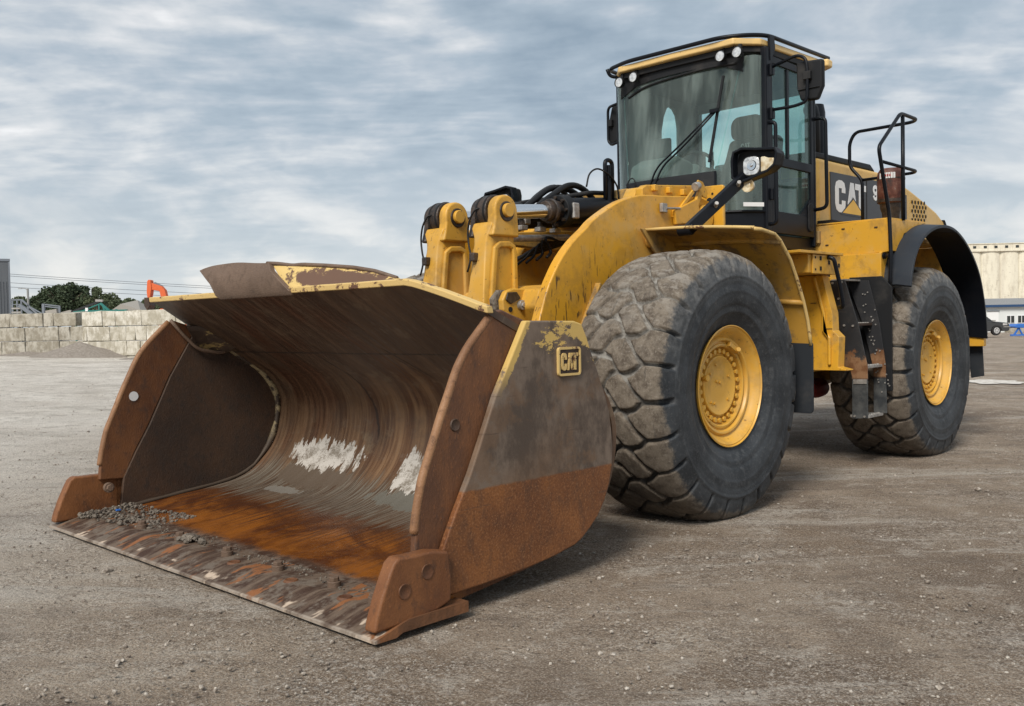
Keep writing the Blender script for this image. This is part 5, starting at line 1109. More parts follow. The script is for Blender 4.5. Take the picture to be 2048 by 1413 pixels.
# walkway and hydraulic box
b = MB(); b.prism([(.42,1.862),(.42,1.885),(-.38,1.888),(-.38,1.865)], 'Y', .80, 1.31); b.build('walkway', 'yellow', PL, bevel=.004)
b = MB(); b.box2((-.36,.9,1.705),(.20,1.27,1.862)); b.build('service_box', 'yellow_cast', PL, bevel=.006)
b = MB(); b.box2((-.37,1.272,1.70),(.15,1.288,1.86)); b.build('service_plate', 'yellow', PL, bevel=.004)
for (x_,z_) in ((.11,1.835),(.11,1.735),(.015,1.83),(.015,1.745),(-.14,1.80),(-.33,1.78)):
    b = MB(); b.box((x_,1.289,z_),(.028,.008,.034)) if x_ < .05 else b.cyl((x_,1.286,z_),(x_,1.292,z_),.010,8); b.build('service_slot', 'hole', PL)
b = MB(); b.tube([(-.12,1.25,1.84),(-.12,1.34,1.84),(-.20,1.36,1.60),(-.26,1.36,1.42),(-.30,1.30,1.42)], .018, 9, .05); b.build('grab_handle', 'black', PL, smooth=True)
# side tank, a folded yellow panel
b = MB(); b.box2((-.62,.85,.86),(-.30,1.08,1.70)); b.build('side_tank', 'yellow', PL, bevel=.012)
tp = [(1.06,.86),(1.06,1.70),(1.12,1.70),(1.17,1.62),(1.255,1.36),(1.26,1.215),(1.31,1.165),(1.30,.90),(1.36,.885),(1.36,.86)]
b = MB(); b.prism([(1.02,.875),(1.02,1.70),(1.18,1.70),(1.27,1.37),(1.275,1.22),(1.33,1.165),(1.318,.905),(1.40,.885),(1.40,.875)], 'X', -.36, -.235); b.build('tank_cover', 'yellow', PL, bevel=.018, seg=3)
b = MB(); b.prism([(1.10,1.68),(1.13,1.69),(1.215,1.37),(1.215,1.22),(1.265,1.16),(1.262,.92),(1.235,.92),(1.235,1.15),(1.185,1.215),(1.185,1.37)], 'X', -.236, -.205); b.build('tank_rib', 'yellow', PL, bevel=.014, seg=3)
b = MB(); b.box((-.234,1.235,1.235),(.006,.07,.006)); b.box((-.234,1.10,1.46),(.006,.05,.006)); b.build('panel_joint', 'rust_dark', PL)
b = MB(); b.prism([(.9,.86),(.9,1.70),(1.08,1.70),(1.08,.86)], 'X', -.30, -.24); b.build('tank_cover', 'yellow', PL, bevel=.01)
# black back plate, ladder
LD = empty('ladder', L)
b = MB(); b.prism([(1.10,.90),(1.10,1.70),(1.40,1.70),(1.49,1.60),(1.49,.66),(1.40,.66),(1.36,.90)], 'X', -.985, -.96); b.build('back_plate', 'black_matte', LD, bevel=.004)
front = [(1.06,1.665),(1.225,1.665),(1.345,1.27),(1.425,.90),(1.425,.44),(1.285,.43),(1.285,.80),(1.27,.865),(1.20,.90),(1.19,1.16),(1.16,1.28)]
def lad_fn(n_):
    s_ = n_.sep(n_.obj()); h = n_.noise(n_.obj(),9,5,.7)
    m1 = n_.math('MULTIPLY', n_.smooth(s_[2],.775,.80), n_.smooth(n_.math('ADD', s_[2], n_.math('MULTIPLY',n_.math('ADD',h,-.5),.35)), 1.02,.98))
    c = n_.mix(n_.smooth(h,.5,.75,0,.3), (.013,.014,.017), (.10,.09,.08)); c = n_.mix(m1, c, n_.mix(n_.smooth(h,.4,.6), (.13,.055,.02), (.22,.12,.06)))
    c = n_.mix(n_.smooth(s_[2],.78,.765), c, n_.mix(n_.smooth(h,.35,.7), (.022,.026,.030), (.075,.078,.078)))
    return {'Base Color': c, 'Roughness': .6}
M['ladder'] = material('worn_black_ladder', lad_fn)
b = MB(); b.prism(front, 'X', -.60, -.585); b.build('ladder_cheek', 'ladder', LD, bevel=.003)
b = MB(); b.prism([(1.10,1.665),(1.30,1.665),(1.40,1.27),(1.45,.90),(1.46,.46),(1.34,.46),(1.34,.86),(1.24,1.28)], 'X', -.93, -.915); b.build('ladder_cheek', 'ladder', LD, bevel=.003)
for (y_,z_,w_) in ((1.335,1.27,.20),(1.425,.895,.22),(1.43,.455,.17)):
    b = MB(); b.box2((-.914,y_-w_,z_-.015),(-.60,y_,z_+.008)); b.build('step', 'rust_dark' if z_ > 1 else 'steel', LD, bevel=.003)
    for k in range(6):
        b = MB(); b.cyl((-.88+.05*k,y_-.03,z_+.006),(-.88+.05*k,y_-.03,z_+.016),.012,8); b.build('step_stud', 'steel', LD)
b = MB(); b.box2((-.914,1.09,1.66),(-.60,1.225,1.675)); b.build('step', 'steel', LD)
b = MB(); b.box2((-.93,1.09,.90),(-.60,1.12,1.66)) ; b.build('riser_plate', 'hole', LD)
b = MB(); b.prism([(1.30,.78),(1.42,.785),(1.42,.745),(1.30,.74)], 'X', -.584, -.578); b.build('hinge_strap', 'steel', LD)
for (y_,z_) in ((1.115,1.64),(1.20,1.645),(1.17,1.50),(1.22,1.26),(1.30,1.255),(1.21,1.13),(1.31,.455),(1.40,.455)):
    b = MB(); b.cyl((-.586,y_,z_),(-.574,y_,z_),.010,8); b.build('ladder_bolt', 'steel', LD)
rr_ = random.Random(4)
b = MB()
for k in range(34):
    t = rr_.random(); z_ = 1.60-.95*t; y_ = 1.24+.30*t*.62+rr_.uniform(-.03,.09); q = Vector((-.912,y_,z_)); b.cyl(q, q+Vector((.006,0,0)), .007, 6)
tag(b.build('mud_specks', 'steel', LD), kind='stuff')
# handrail round the platform
b = MB(); b.tube([(-1.18,1.38,1.61),(-.98,1.47,1.62),(-.98,1.48,1.90),(-1.0,1.46,2.25),(-.77,1.46,2.83),(-1.27,1.46,3.20),(-1.66,1.46,3.20),(-1.76,1.38,3.20),(-1.80,.80,3.20),(-1.80,.74,3.10),(-1.80,.74,2.86),(-1.80,.87,2.71),(-1.80,.87,2.22)], .017, 10, .06); b.build('handrail', 'black', L, smooth=True)
b = MB(); b.tube([(-.83,1.46,2.71),(-1.64,1.46,2.71),(-1.74,1.40,2.71),(-1.80,.87,2.71)], .015, 9, .05); b.build('handrail', 'black', L, smooth=True)
b = MB(); b.tube([(-1.32,1.46,3.18),(-1.32,1.46,2.22)], .018, 9); b.build('handrail', 'black', L, smooth=True)
b = MB(); b.cyl((-1.04,1.40,1.885),(-.98,1.47,1.88),.020,10); b.cyl((-1.035,1.36,1.885),(-1.03,1.41,1.885),.028,12); b.build('rail_foot', 'black', L)
# engine air pre-cleaner standing on the platform
pcx, pcy = -1.68, 1.205
PC = empty('precleaner', L)
b = MB(); b.lathe([(.0,.0001),(.0,.115),(.02,.128),(.25,.128),(.30,.122),(.335,.10),(.345,.0001)], (pcx,pcy,2.43), 'Z', 40); b.build('canister', 'precleaner', PC, smooth='auto')
b = MB(); b.lathe([(-.22,.075),(-.10,.085),(-.06,.10),(.0,.105)], (pcx,pcy,2.44), 'Z', 28); b.build('neck', 'grease', PC, smooth='auto')
for (za,zb) in ((2.44,2.47),(2.66,2.672)):
    b = MB(); b.lathe([(.0,.1305),(zb-za,.1305)], (pcx,pcy,za), 'Z', 40); b.build('band', 'grease', PC)
b = MB()
for k in range(7):
    a = R(-25+10*k); b.box((pcx+.129*math.cos(a), pcy+.129*math.sin(a), 2.69),(.004,.018,.055), Matrix.Rotation(a,3,'Z'))
b.build('label_plate', 'sticker', PC)
b = MB()
for k in range(5):
    a = R(-18+9*k); b.box((pcx+.1315*math.cos(a), pcy+.1315*math.sin(a), 2.69),(.003,.014,.022), Matrix.Rotation(a,3,'Z'))
b.build('label_print', 'red', PC)

# ---- rear fenders
op = [(-1.02,1.60),(-1.05,1.72),(-1.12,1.86),(-1.23,1.985),(-1.42,2.10),(-1.67,2.175),(-1.95,2.20),(-2.2,2.17),(-2.45,2.08),(-2.70,1.93),(-2.90,1.74),(-3.03,1.50),(-3.10,1.28),(-3.13,1.08)]
opc = [(p.x,p.z) for p in catmull([(x,0,z) for x,z in op], 4)]
for s_ in (1,-1):
    RF = empty('rear_fender', L); k = len(opc); h_ = k*7//13
    def arch(idx, y0f, y1, name, mt, th=.022):
        rows = []
        for i in idx:
            x,z = opc[i]; y0 = y0f(i/(k-1)); dzi = .03*(1-abs(2*i/(k-1)-1))
            rows.append([(x-.02, s_*y0, z+dzi+.02), (x, s_*(y0+(y1-y0)*.55), z+.02), (x, s_*y1, z)])
        n = len(rows); vs = [p for r_ in rows for p in r_]; nn = len(vs); cx, cz = -2.05, 1.1
        for p in list(vs):
            l = math.hypot(p[0]-cx, p[2]-cz); vs.append((p[0]-(p[0]-cx)/l*th, p[1], p[2]-(p[2]-cz)/l*th))
        fs = []
        for i in range(n-1):
            for j in range(2): a = i*3+j; fs += [(a,a+1,a+4,a+3),(nn+a,nn+a+3,nn+a+4,nn+a+1)]
            fs += [(i*3,(i+1)*3,nn+(i+1)*3,nn+i*3),(i*3+2,nn+i*3+2,nn+(i+1)*3+2,(i+1)*3+2)]
        for i in (0,n-1):
            for j in range(2): fs.append((i*3+j,nn+i*3+j,nn+i*3+j+1,i*3+j+1))
        b = MB(); b.add(vs, fs); return b.build(name, mt, RF, bevel=.006)
    arch(range(0,h_+1), lambda t: 1.36-.2*t, 1.64, 'fender_flare', 'flare', .03)
    arch(range(h_,k), lambda t: 1.27, 1.64, 'fender_rear', 'black', .03)
    b = MB(); b.prism([(-1.05,1.62)]+[(x+.0,z-.02) for x,z in opc[4:-4:2]]+[(-3.1,1.3),(-3.1,1.0),(-2.6,1.0),(-1.4,1.5)], 'Y', s_*.66, s_*.69); b.build('inner_panel', 'yellow_dirty', RF)
    b = MB(); b.box2((-1.5,s_*.69,2.08),(-3.15,s_*1.26,2.12)); b.build('inner_panel', 'yellow_dirty', RF)
    b = MB(); b.box2((-3.20,s_*.691,1.15),(-3.16,s_*1.40,2.079)); b.build('inner_panel', 'yellow_dirty', RF)
    b = MB(); b.prism([(s_*1.40,1.0),(s_*1.555,1.0),(s_*1.57,.68),(s_*1.44,.655)], 'X', -3.24, -3.22); b.build('mud_flap', 'rubber', RF, bevel=.004)
    b = MB(); b.box2((-3.20,s_*1.38,1.0),(-3.12,s_*1.60,1.12)); b.build('flap_bracket', 'yellow', RF, bevel=.006)
# counterweight
b = MB(); b.prism([(-3.9,.95),(-3.9,1.46),(-4.50,1.48),(-4.52,.98),(-4.36,.87),(-4.1,.86)], 'Y', -1.19, 1.19); b.build('counterweight', 'yellow', L, bevel=.05, seg=3)
b = MB(); b.box2((-4.45,-.6,.95),(-4.75,.6,2.1)); b.build('counterweight', 'yellow', L, bevel=.04)
# belly and hitch
b = MB(); b.box2((-.35,-.4,.5),(.45,.4,1.75)); b.build('hitch', 'grease', L, bevel=.03)
b = MB(); b.lathe([(0,.0001),(0,.09),(.1,.10),(.3,.09),(.32,.0001)], (-1.62,.50,.62), 'X', 24); b.build('drive_guard', 'red', L, smooth='auto')
b = MB(); b.box2((-1.6,-.85,.95),(-.36,.85,1.9)); b.build('chassis_box', 'grease', L, bevel=.02)

# ================================================================== FAR SIDE OF THE YARD
# concrete block walls
def block_wall(name, label, p0, p1, rows, heights, mt, thick=.61, out=0):
    p0, p1 = Vector(p0), Vector(p1); dv = (p1-p0); dv.z = 0; Lw = dv.length; d_ = dv.normalized(); ang = math.atan2(d_.y, d_.x)
    w = empty(name, loc=p0, rz=ang); tag(w, label, 'block wall'); rr = random.Random(len(label))
    z = -.15
    for ri, (widths, h) in enumerate(zip(rows, heights)):
        x = 0
        for wd in widths:
            if x >= Lw: break
            b = MB(); j = .014; q = [[x+j, 0, z+j],[x+wd-j, thick, z+h-j]]
            b.box2(q[0], q[1]); b.v = [(a+rr.uniform(-.012,.012), c+rr.uniform(-.03,.03)*(1 if c < .1 else 0), e+rr.uniform(-.010,.010) + (rr.uniform(-.02,.05) if ri == len(rows)-1 and e > z+h*.5 else 0)) for a,c,e in b.v]
            b.build('block', mt, w, bevel=.025, seg=2); x += wd
        z += h
    return w
gA0, gA1 = site(-60,712,40.2), site(166,712,38.0)
wA = block_wall('block_wall', 'weathered grey concrete block wall beside the dark metal building', gA0, gA1, [[.9,1.75,1.85,1.85,1.85],[1.85,1.30,1.85,1.83,1.85],[1.35,1.82,1.82,.62,1.2],[.55,1.80,1.82,.58,1.2]], [.13,.60,.59,.57], 'block')
gB0, gB1 = site(164,712,38.0), site(480,708,34.4)
wB = block_wall('block_wall', 'paler sunlit concrete block wall running behind the bucket', gB0, gB1, [[1.3,1.75,1.75,1.8,1.8,1.8],[.85,1.65,.75,1.75,1.8,1.8,1.8],[.30,1.30,.90,.50,.61,1.7,1.8,1.8],[.58,.62,.70,1.45,1.8,1.8]], [.13,.60,.59,.60], 'block_lit')
# grit heap against the wall
def heap(name, c, rx, ry, h, mt, label, cat, seed=1):
    b = MB(); n, m_ = 40, 16; vs = [(0,0,h)]; fs = []
    for i in range(1,m_+1):
        t = i/m_
        for j in range(n):
            a = 2*math.pi*j/n; rr = t*(1+.12*mnoise.noise(Vector((math.cos(a)*2,math.sin(a)*2,seed)))); z = h*(1-t)**1.0*(1-.25*t) + .03*mnoise.noise(Vector((math.cos(a)*rr*5,math.sin(a)*rr*5,seed+5))) - (.08 if i == m_ else 0)
            vs.append((rx*rr*math.cos(a), ry*rr*math.sin(a), z))
    fs = [(0,1+j,1+(j+1)%n) for j in range(n)] + [(1+(i-1)*n+j,1+i*n+j,1+i*n+(j+1)%n,1+(i-1)*n+(j+1)%n) for i in range(1,m_) for j in range(n)]
    b.add(vs, fs); o = b.build(name, mt, smooth=True); o.location = c; o.rotation_euler = (0,0,R(YAW-90)); return tag(o, label, cat, kind='stuff' if cat is None else None)
hc = site(160,712,37.3); hc.z = gz(hc.x,hc.y)-.05
heap('grit_heap', hc, 2.35, 1.3, .66, 'heap', 'dark grit heap slumped against the corner of the block wall', 'heap')
hc = site(60,712,38.6); hc.z = gz(hc.x,hc.y)-.05
heap('grit_heap', hc, 2.6, .9, .22, 'heap', 'low bank of grit along the foot of the grey block wall', 'heap', 4)
hc = site(330,712,34.8); hc.z = gz(hc.x,hc.y)-.05
heap('grit_heap', hc, 2.6, .8, .28, 'heap', 'low grit bank in front of the sunlit-toned block wall', 'heap', 8)

def frame_at(u, v, dist):                # origin on the spot, +x to the camera's right, +y away
    o = site(u, v, dist); return o, R(YAW-90)
# dark metal building
o, rz = frame_at(24.5, 700, 70)
b = MB(); b.box2((-14,0,-1.0),(0,16,6.6)); bd = empty('metal_building', loc=o, rz=rz+R(31)); tag(bd, 'dark grey metal clad building at the far edge of the yard', 'building'); b.build('wall', 'siding_grey', bd)
b = MB()
for i in range(70): b.box2((-.12-.2*i,-.04,-1),(-.04-.2*i,-.001,5.1)) if i else None
b.build('cladding_rib', 'siding_grey', bd); bd.children[-1]['kind'] = 'stuff'
b = MB(); b.box2((-14,-.06,6.601),(.05,16,6.78)); b.build('roof', 'grey_steel', bd)
b = MB(); b.box2((-.10,-.07,-1.0),(.03,-.041,6.55)); b.build('corner_trim', 'grey_steel', bd)
# steel stair frame, gantry frame
def truss(name, label, cat, base, bars, mt, r_=.06):
    o, rz = frame_at(*base); e = empty(name, loc=o, rz=rz); tag(e, label, cat)
    for (a, c, *rr) in bars:
        b = MB(); b.beam(a, c, rr[0] if rr else r_, rr[0] if rr else r_, (0,1,0)); b.build('beam', rr[1] if len(rr) > 1 else mt, e)
    return e
truss('screening_plant', 'grey steel walkway frame and chutes above the block wall', 'machine', (25,655,60), [((0,0,1.75),(.65,0,1.75),.08),((0,0,1.45),(.65,0,1.45),.05),((.65,0,1.75),(1.7,0,.75),.10),((.5,0,1.4),(1.3,0,.8),.22),((0,0,1.2),(.6,0,1.2),.10,'steel'),((0,0,.95),(.6,0,.95),.10,'steel'),((.05,0,-1),(.05,0,1.75),.08),((.35,0,-1),(.35,0,1.75),.08),((.62,0,-1),(.62,0,1.75),.08),((1.05,0,-1),(1.05,0,1.45),.10),((1.05,0,1.35),(1.9,0,.85),.07)], 'grey_steel')
truss('steel_gantry', 'grey goalpost shaped steel gantry over a hopper', 'gantry', (86,655,60), [((.08,0,-1),(.08,0,1.48),.16),((0,0,1.48),(1.15,0,1.32),.07),((0,0,1.36),(1.15,0,1.2),.07),((1.1,0,-1),(1.1,0,1.28),.10),((.3,0,.85),(1.0,0,.95),.4,'tent'),((1.2,0,.85),(1.85,0,1.0),.16,'tent')], 'grey_steel')
# green conveyor screen
truss('green_conveyor', 'teal mobile screening conveyor with black belt', 'conveyor', (140,655,60), [((.1,0,.95),(1.95,0,1.62),.13,'belt'),((.2,0,.80),(2.0,0,1.48),.07,'green'),((.3,0,.90),(1.25,0,1.0),.22,'green'),((1.2,0,.95),(3.7,0,.95),.24,'green'),((2.0,0,1.5),(2.5,0,1.05),.13,'green'),((1.9,0,1.45),(1.9,0,-1),.08,'green'),((2.15,0,1.35),(2.4,0,.6),.10,'green'),((3.0,0,1.1),(3.0,0,-1),.1,'green'),((1.15,-.05,1.0),(1.15,-.05,1.22),.16,'white'),((1.7,0,1.68),(2.15,0,1.66),.14,'steel'),((.4,0,-1),(.4,0,.9),.1,'green')], 'green')
o, rz = frame_at(251,655,80); e = empty('canopy_tent', loc=o, rz=rz); tag(e, 'small tan gable roofed shelter in front of the trees', 'shelter')
b = MB(); b.add([(-1.2,0,1.45),(1.3,0,1.45),(-1.2,3,1.45),(1.3,3,1.45),(.5,1.5,2.35),(-.35,0,2.0)],[(0,1,4,5),(0,5,4,2),(1,3,4),(2,4,3)]); b.build('roof', 'tent', e)
b = MB(); b.box2((-1.1,.1,-1),(1.2,2.9,1.45)); b.build('wall', 'green', e) if False else b.build('wall', 'grey_steel', e)
# orange excavator
o, rz = frame_at(300,655,60); e = empty('excavator', loc=o, rz=rz); tag(e, 'orange excavator with its folded boom raised behind the bucket', 'excavator')
def px(u,v,y_=0): q = site(u,v,60)-o; return Vector((q.dot(Vector((math.cos(rz),math.sin(rz),0))), y_, q.z))
b = MB(); b.prism([(p.x,p.z) for p in (px(298,600),px(296,585),px(297,563),px(300,560),px(304,561),px(306,575),px(304,590),px(301,601))], 'Y', -.25,.25); b.build('stick', 'orange', e, bevel=.03)
b = MB(); b.prism([(p.x,p.z) for p in (px(303,566),px(325,573),px(332,581),px(338,606),px(326,606),px(321,583),px(303,580))], 'Y', -.2,.2); b.build('boom', 'orange', e, bevel=.03)
b = MB(); b.beam(px(309,566),px(324,573),.12,.12,(0,1,0)); b.build('cylinder', 'grey_steel', e); b = MB(); b.beam(px(302,583),px(301,596),.12,.12,(0,1,0)); b.build('cylinder', 'belt', e)
b = MB(); b.prism([(p.x,p.z) for p in (px(294,596),px(302,596),px(306,612),px(300,622),px(294,612))], 'Y', -.5,.5); b.build('bucket', 'rust_dark', e, bevel=.03)
b = MB(); b.box2((1.0,-1.3,-.1),(4.2,1.3,1.15)); b.build('body', 'orange', e, bevel=.15); b = MB(); b.box2((1.9,-1.2,1.15),(2.9,-.1,1.55)); b.build('cabin', 'car_glass', e, bevel=.08)
for s_ in (1,-1):
    b = MB(); b.prism(rrect(2.5,-.35,4.2,.8,.38,6), 'Y', s_*1.0, s_*1.5); b.build('track', 'tire_far', e, bevel=.05)
# lamp post and power lines
o, rz = frame_at(58,655,90); e = empty('lamp_post', loc=o, rz=rz); tag(e, 'thin lamp post with a curved arm left of the trees', 'lamp post')
b = MB(); b.cyl((0,0,-1.5),(0,0,3.7),.10,8); b.build('post', 'pole', e); b = MB(); b.tube([(0,0,3.55),(-.3,0,3.75),(-.75,0,3.72)],.035,6,.1); b.build('arm', 'pole', e); b = MB(); b.box((-.75,0,3.72),(.3,.15,.06)); b.build('lamp_head', 'pole', e)
for i,(v0,v1) in enumerate(((541,562),(545,566),(560,574),(569,581))):
    a, c = site(-300,v0-16,170), site(1100,v1+34,240); q = [a.lerp(c,t)+Vector((0,0,-5.0*4*t*(1-t)*.25)) for t in [k/24 for k in range(25)]]
    b = MB(); b.tube(q, .045, 5); o = b.build('power_line', 'wire'); tag(o, ['uppermost of the power lines crossing the left sky','second power line from the top in the left sky','third power line from the top in the left sky','lowest of the power lines crossing the left sky'][i], 'power line', 'power lines beyond the trees')

# trees
def tree(u, vtop, dist, w, label, mt, seed, vb=650, loose=0):
    rr = random.Random(seed); o, rz = frame_at(u, vb, dist); top = site(u, vtop, dist).z - o.z
    e = empty('tree', loc=o, rz=rz); tag(e, label, 'tree', 'trees beyond the block wall')
    b = MB(); b.tube([(0,0,-2),(.1,0,top*.35),(0,0,top*.75)], .3, 7, rs=[.32,.24,.1])
    for k in range(6):
        a = rr.random()*6.28; z = top*(.3+.08*k); b.tube([(0,0,z),(math.cos(a)*w*.25,math.sin(a)*w*.25,z+top*.14),(math.cos(a)*w*.38,math.sin(a)*w*.38,z+top*.22)],.1,5,rs=[.12,.07,.03])
    b.build('trunk', 'bark', e)
    lobes = []
    for k in range(13 if not loose else 9):
        a = rr.random()*6.28; q = rr.random()**.6; z = rr.uniform(.20,.86); rad = w*.5*math.sqrt(max(.05,1-((z-.42)/.60)**2))
        lobes.append((Vector((math.cos(a)*q*rad*.8, math.sin(a)*q*rad*.6, top*z)), rr.uniform(.14,.25)*w*(.75 if loose else 1)))
    lobes.append((Vector((0,0,top*.86)), w*.16))
    vs = []; fs = []
    for (c, r_) in lobes:
        for k in range(340 if not loose else 190):
            d_ = Vector((rr.gauss(0,1),rr.gauss(0,1),rr.gauss(0,1))).normalized(); q = c + d_*r_*(rr.random()**.35)*Vector((1,1,.8)).length/1.6*1.05
            s_ = rr.uniform(.10,.26); u1 = Vector((rr.gauss(0,1),rr.gauss(0,1),rr.gauss(0,1))).normalized()*s_; u2 = u1.orthogonal().normalized()*s_*.8
            k0 = len(vs); vs += [q-u1, q+u2, q+u1, q-u2]; fs.append((k0,k0+1,k0+2,k0+3))
    b = MB(); b.add(vs, fs); b.build('crown', mt, e, fix=False)
tr = [(118,571,150,6.0,'dark round crowned tree left of the tallest one','leaf',0),(146,566,150,6.5,'tallest dark tree in the middle of the clump','leaf',0),(170,571,152,5.5,'dark tree just right of the tallest one','leaf',0),
      (92,582,150,5.5,'dark tree on the left shoulder of the clump','leaf',0),(72,594,150,4.5,'low dark tree at the left end of the clump','leaf',0),(194,572,148,4.0,'loose branched tree with sky showing through its crown','leaf2',1),
      (212,589,155,5.0,'mid green tree sloping down towards the shelter','leaf2',0),(234,596,155,4.5,'lighter green tree behind the teal conveyor','leaf2',0),(262,603,160,4.5,'small green tree behind the tan shelter','leaf2',0),
      (290,599,160,3.5,'thin airy tree beside the orange excavator','leaf2',1),(318,606,160,4.5,'small tree half hidden by the bucket lip','leaf2',0),(38,592,165,4.0,'small tree next to the dark building','leaf2',1)]
for i,(u,v_,d_,w_,lab,mt,lo_) in enumerate(tr): tree(u,v_,d_,w_,lab,mt,100+i,loose=lo_)

# silos, white shed, pickup, boat trailer on the right
o, rz = frame_at(1925,668,160); e = empty('grain_silo', loc=o, rz=rz+R(-4)); tag(e, 'long row of pale weathered concrete grain silos', 'silo')
n = 9; pts = []
rad = 1.55
for k in range(n):
    for a in range(180,361,15): pts.append((rad+2*rad*k+rad*math.cos(R(a)), rad*.26*math.sin(R(a))))
pts += [(2*rad*n,12),(0,12)]
b = MB(); b.prism(pts, 'Z', -2, 13.9); b.build('silo_wall', 'silo', e)
b = MB(); b.box2((-.2,-.60,13.9),(2*rad*n+.2,12,14.15)); b.build('cornice', 'silo', e)
b = MB(); b.box2((.3,-.50,14.15),(2*rad*n,11,15.15)); b.build('gallery', 'siding_white' if False else 'silo', e)
b = MB(); b.box2((.0,-.62,15.15),(2*rad*n,11,15.28)); b.build('roof', 'silo', e)
for k in range(14):
    b = MB(); b.box2((1.6+1.75*k,-.56,14.45),(2.1+1.75*k,-.501,14.85)); b.build('window', 'dark_glass', e)
o, rz = frame_at(1958,668,108); e = empty('white_shed', loc=o, rz=rz+R(3)); tag(e, 'low white metal shed with a blue roof edge', 'shed')
b = MB(); b.box2((0,0,-1),(16,7,3.25)); b.build('wall', 'siding_white', e)
b = MB(); b.add([(-.3,-.35,3.30),(16,-.35,3.30),(16,4,4.1),(.9,4,4.1),(-.3,-.35,3.18),(16,-.35,3.18)],[(0,1,2,3),(0,4,5,1)]); b.build('roof', 'steel', e)
b = MB(); b.box2((-.3,-.42,3.02),(16,-.352,3.30)); b.build('fascia', 'blue_band', e)
b = MB(); b.box2((1.0,-.06,.2),(2.3,-.001,2.55)); b.build('roller_door', 'white', e); b = MB(); b.box2((.95,-.16,2.56),(2.38,-.001,2.64)); b.build('door_canopy', 'grey_steel', e)
for (x_,w_) in ((3.25,.95),(4.55,.95),(6.2,.95),(8.2,.95)):
    b = MB(); b.box2((x_,-.07,1.15),(x_+w_,-.001,2.05)); f = b.build('window_frame', 'white', e)
    for k in (0,1):
        b = MB(); b.box2((x_+.05+k*.47,-.09,1.2),(x_+.43+k*.47,-.071,2.0)); b.build('pane', 'dark_glass', f)
b = MB(); b.box2((3,-.5,-.6),(12,-.1,.75)); b.build('skirt_wall', 'block', e)
# pickup
o, rz = frame_at(1993,671,74); o.z = site(1993,671,74).z; e = empty('pickup_truck', loc=o, rz=rz+R(8)); tag(e, 'dark grey pickup truck parked in front of the white shed', 'truck')
b = MB(); b.prism([(-4.0,.35),(-4.0,1.05),(-2.0,1.05),(-1.9,1.1),(-.35,1.12),(.95,.98),(1.12,.85),(1.15,.45),(1.05,.32),(.5,.32),(.42,.55),(.2,.72),(-.1,.75),(-.35,.62),(-.48,.32),(-2.9,.32),(-3.0,.6),(-3.3,.74),(-3.6,.6),(-3.7,.32)], 'Y', 0, 1.85); b.build('body', 'car_paint', e, bevel=.05, seg=3)
b = MB(); b.prism([(-2.0,1.08),(-1.75,1.62),(-.95,1.65),(-.2,1.12)], 'Y', .12, 1.72); b.build('cabin', 'car_glass', e, bevel=.05); b = MB(); b.box2((-1.75,.2,1.64),(-.98,1.65,1.69)); b.build('roof', 'car_paint', e, bevel=.02)
for x_ in (0,-3.3):
    b = MB(); b.cyl((x_,-.02,.38),(x_,.22,.38),.39,24); t = b.build('wheel', 'tire_far', e, bevel=.02); b = MB(); b.cyl((x_,-.04,.38),(x_,-.021,.38),.24,20); b.build('rim', 'alloy', t)
    for k in range(5):
        a = R(90+72*k); b = MB(); b.cyl((x_+.14*math.cos(a),-.045,.38+.14*math.sin(a)),(x_+.14*math.cos(a),-.0405,.38+.14*math.sin(a)),.045,8); b.build('rim_opening', 'tire_far', t)
b = MB(); b.prism([(.55,.78),(.55,.95),(.90,.92),(.95,.80)], 'Y', -.01,.25); b.build('headlight', 'lens', e); b = MB(); b.box2((.6,-.02,.62),(1.17,.2,.70)); b.build('bumper', 'steel', e); b = MB(); b.box2((-.4,-.12,1.12),(-.15,0,1.2)); b.build('mirror', 'steel', e)
o, rz = frame_at(2026,670,78); e = empty('blue_trailer', loc=o, rz=rz); tag(e, 'blue trailer frame beside the front of the pickup truck', 'trailer')
b = MB(); b.prism([(0,.9),(.4,1.12),(3,1.12),(3,.78),(.3,.78)], 'Y', 0, 1.2); b.build('deck', 'blue', e, bevel=.06)
e.location.z -= .22; b = MB(); b.beam((.2,.2,.2),(.6,.2,.8),.12,.12,(0,1,0)); b.beam((.6,.2,.8),(.9,.2,.2),.1,.1,(0,1,0)); b.box2((-.1,.1,.12),(2.5,.3,.25)); b.build('chassis', 'blue', e); b = MB(); b.cyl((1.5,-.05,.3),(1.5,.15,.3),.3,16); b.build('wheel', 'tire_far', e)
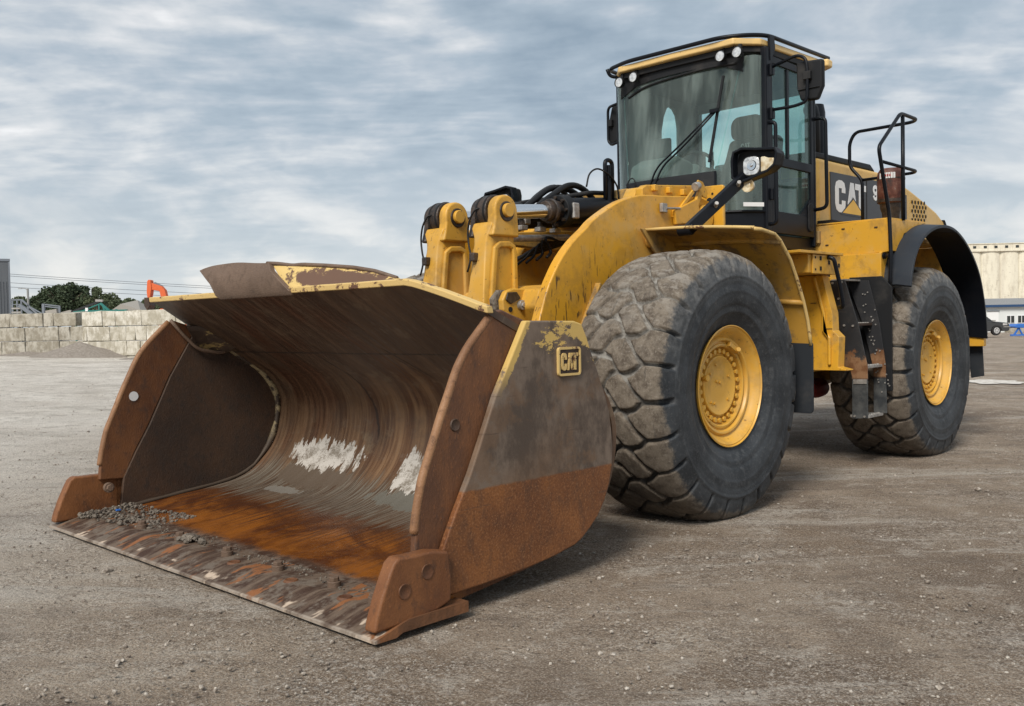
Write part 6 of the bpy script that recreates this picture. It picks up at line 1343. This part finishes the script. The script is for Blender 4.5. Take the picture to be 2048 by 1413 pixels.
# pale ragged patch on the ground by the rear of the machine
q = site(1985,757,20); b = MB(); vs = [(0,0,.006)]
for j in range(40): a = 2*math.pi*j/40; rr = 1+.45*mnoise.noise(Vector((math.cos(a)*2.3,math.sin(a)*2.3,2))); vs.append((rr*.55*math.cos(a), rr*.75*math.sin(a), .004))
b.add(vs, [(0,1+j,1+(j+1)%40) for j in range(40)]); b = b.build('ground_patch', 'pale_patch'); b.location = (q.x,q.y,gz(q.x,q.y)-.004+.01); b.rotation_euler = (0,0,R(YAW-90)); tag(b, kind='stuff')

# ---- debris lying in the bucket
def clods(name, label, n, area, size, seed, mt='mud'):
    rr = random.Random(seed); V = []; Fc = []
    bm = bmesh.new(); bmesh.ops.create_icosphere(bm, subdivisions=1, radius=1); base = [v.co.copy() for v in bm.verts]; fc = [[v.index for v in f.verts] for f in bm.faces]; bm.free()
    for i in range(n):
        c = area(rr); s_ = size*(.35+rr.random()**2.5*1.3); k = len(V); V += [c+Vector((p.x*s_*rr.uniform(.8,1.2),p.y*s_*rr.uniform(.8,1.2),p.z*s_*.7)) for p in base]; Fc += [[k+j for j in f] for f in fc]
    b = MB(); b.add(V, Fc); return tag(b.build(name, mt), label, None, kind='stuff')
def fz(x): 
    for (a,c) in zip(prof, prof[1:]):
        if c[0] <= x <= a[0]: t = (x-c[0])/(a[0]-c[0]); return c[1]+(a[1]-c[1])*t
    return .07
def corner(rr): y_ = -1.64+rr.random()**2.0*.75; x = 4.99-.36*rr.random()-.16*(y_+1.62); return Vector((x, y_, fz(x)+.002+.035*rr.random()*max(0,1-(y_+1.64)/.7)))
clods('debris', 'gritty debris piled in the far front corner of the bucket', 900, corner, .010, 3)
def strip_(rr): y_ = rr.uniform(-1.5,1.6); x = 4.80+rr.gauss(0,.030)+.03*math.sin(y_*7); return Vector((x, y_, fz(x)+.002))
clods('debris', 'dried mud crumbs behind the cutting edge', 420, strip_, .006, 5)
def lump(rr): a = rr.random()*6.28; q = rr.random(); return Vector((4.84+.05*q*math.cos(a), -.36+.13*q*math.sin(a), .08+.02*(1-q)))
clods('debris', 'mud lump beside an edge bolt in the bucket', 90, lump, .018, 6)
b = MB(); b.box((4.80,-1.45,.115),(.03,.02,.012)); b = b.build('plastic_scrap', 'blue', bevel=.003); b.rotation_euler = (0,0,0); tag(b, 'tiny blue plastic scrap in the debris inside the bucket', 'litter')
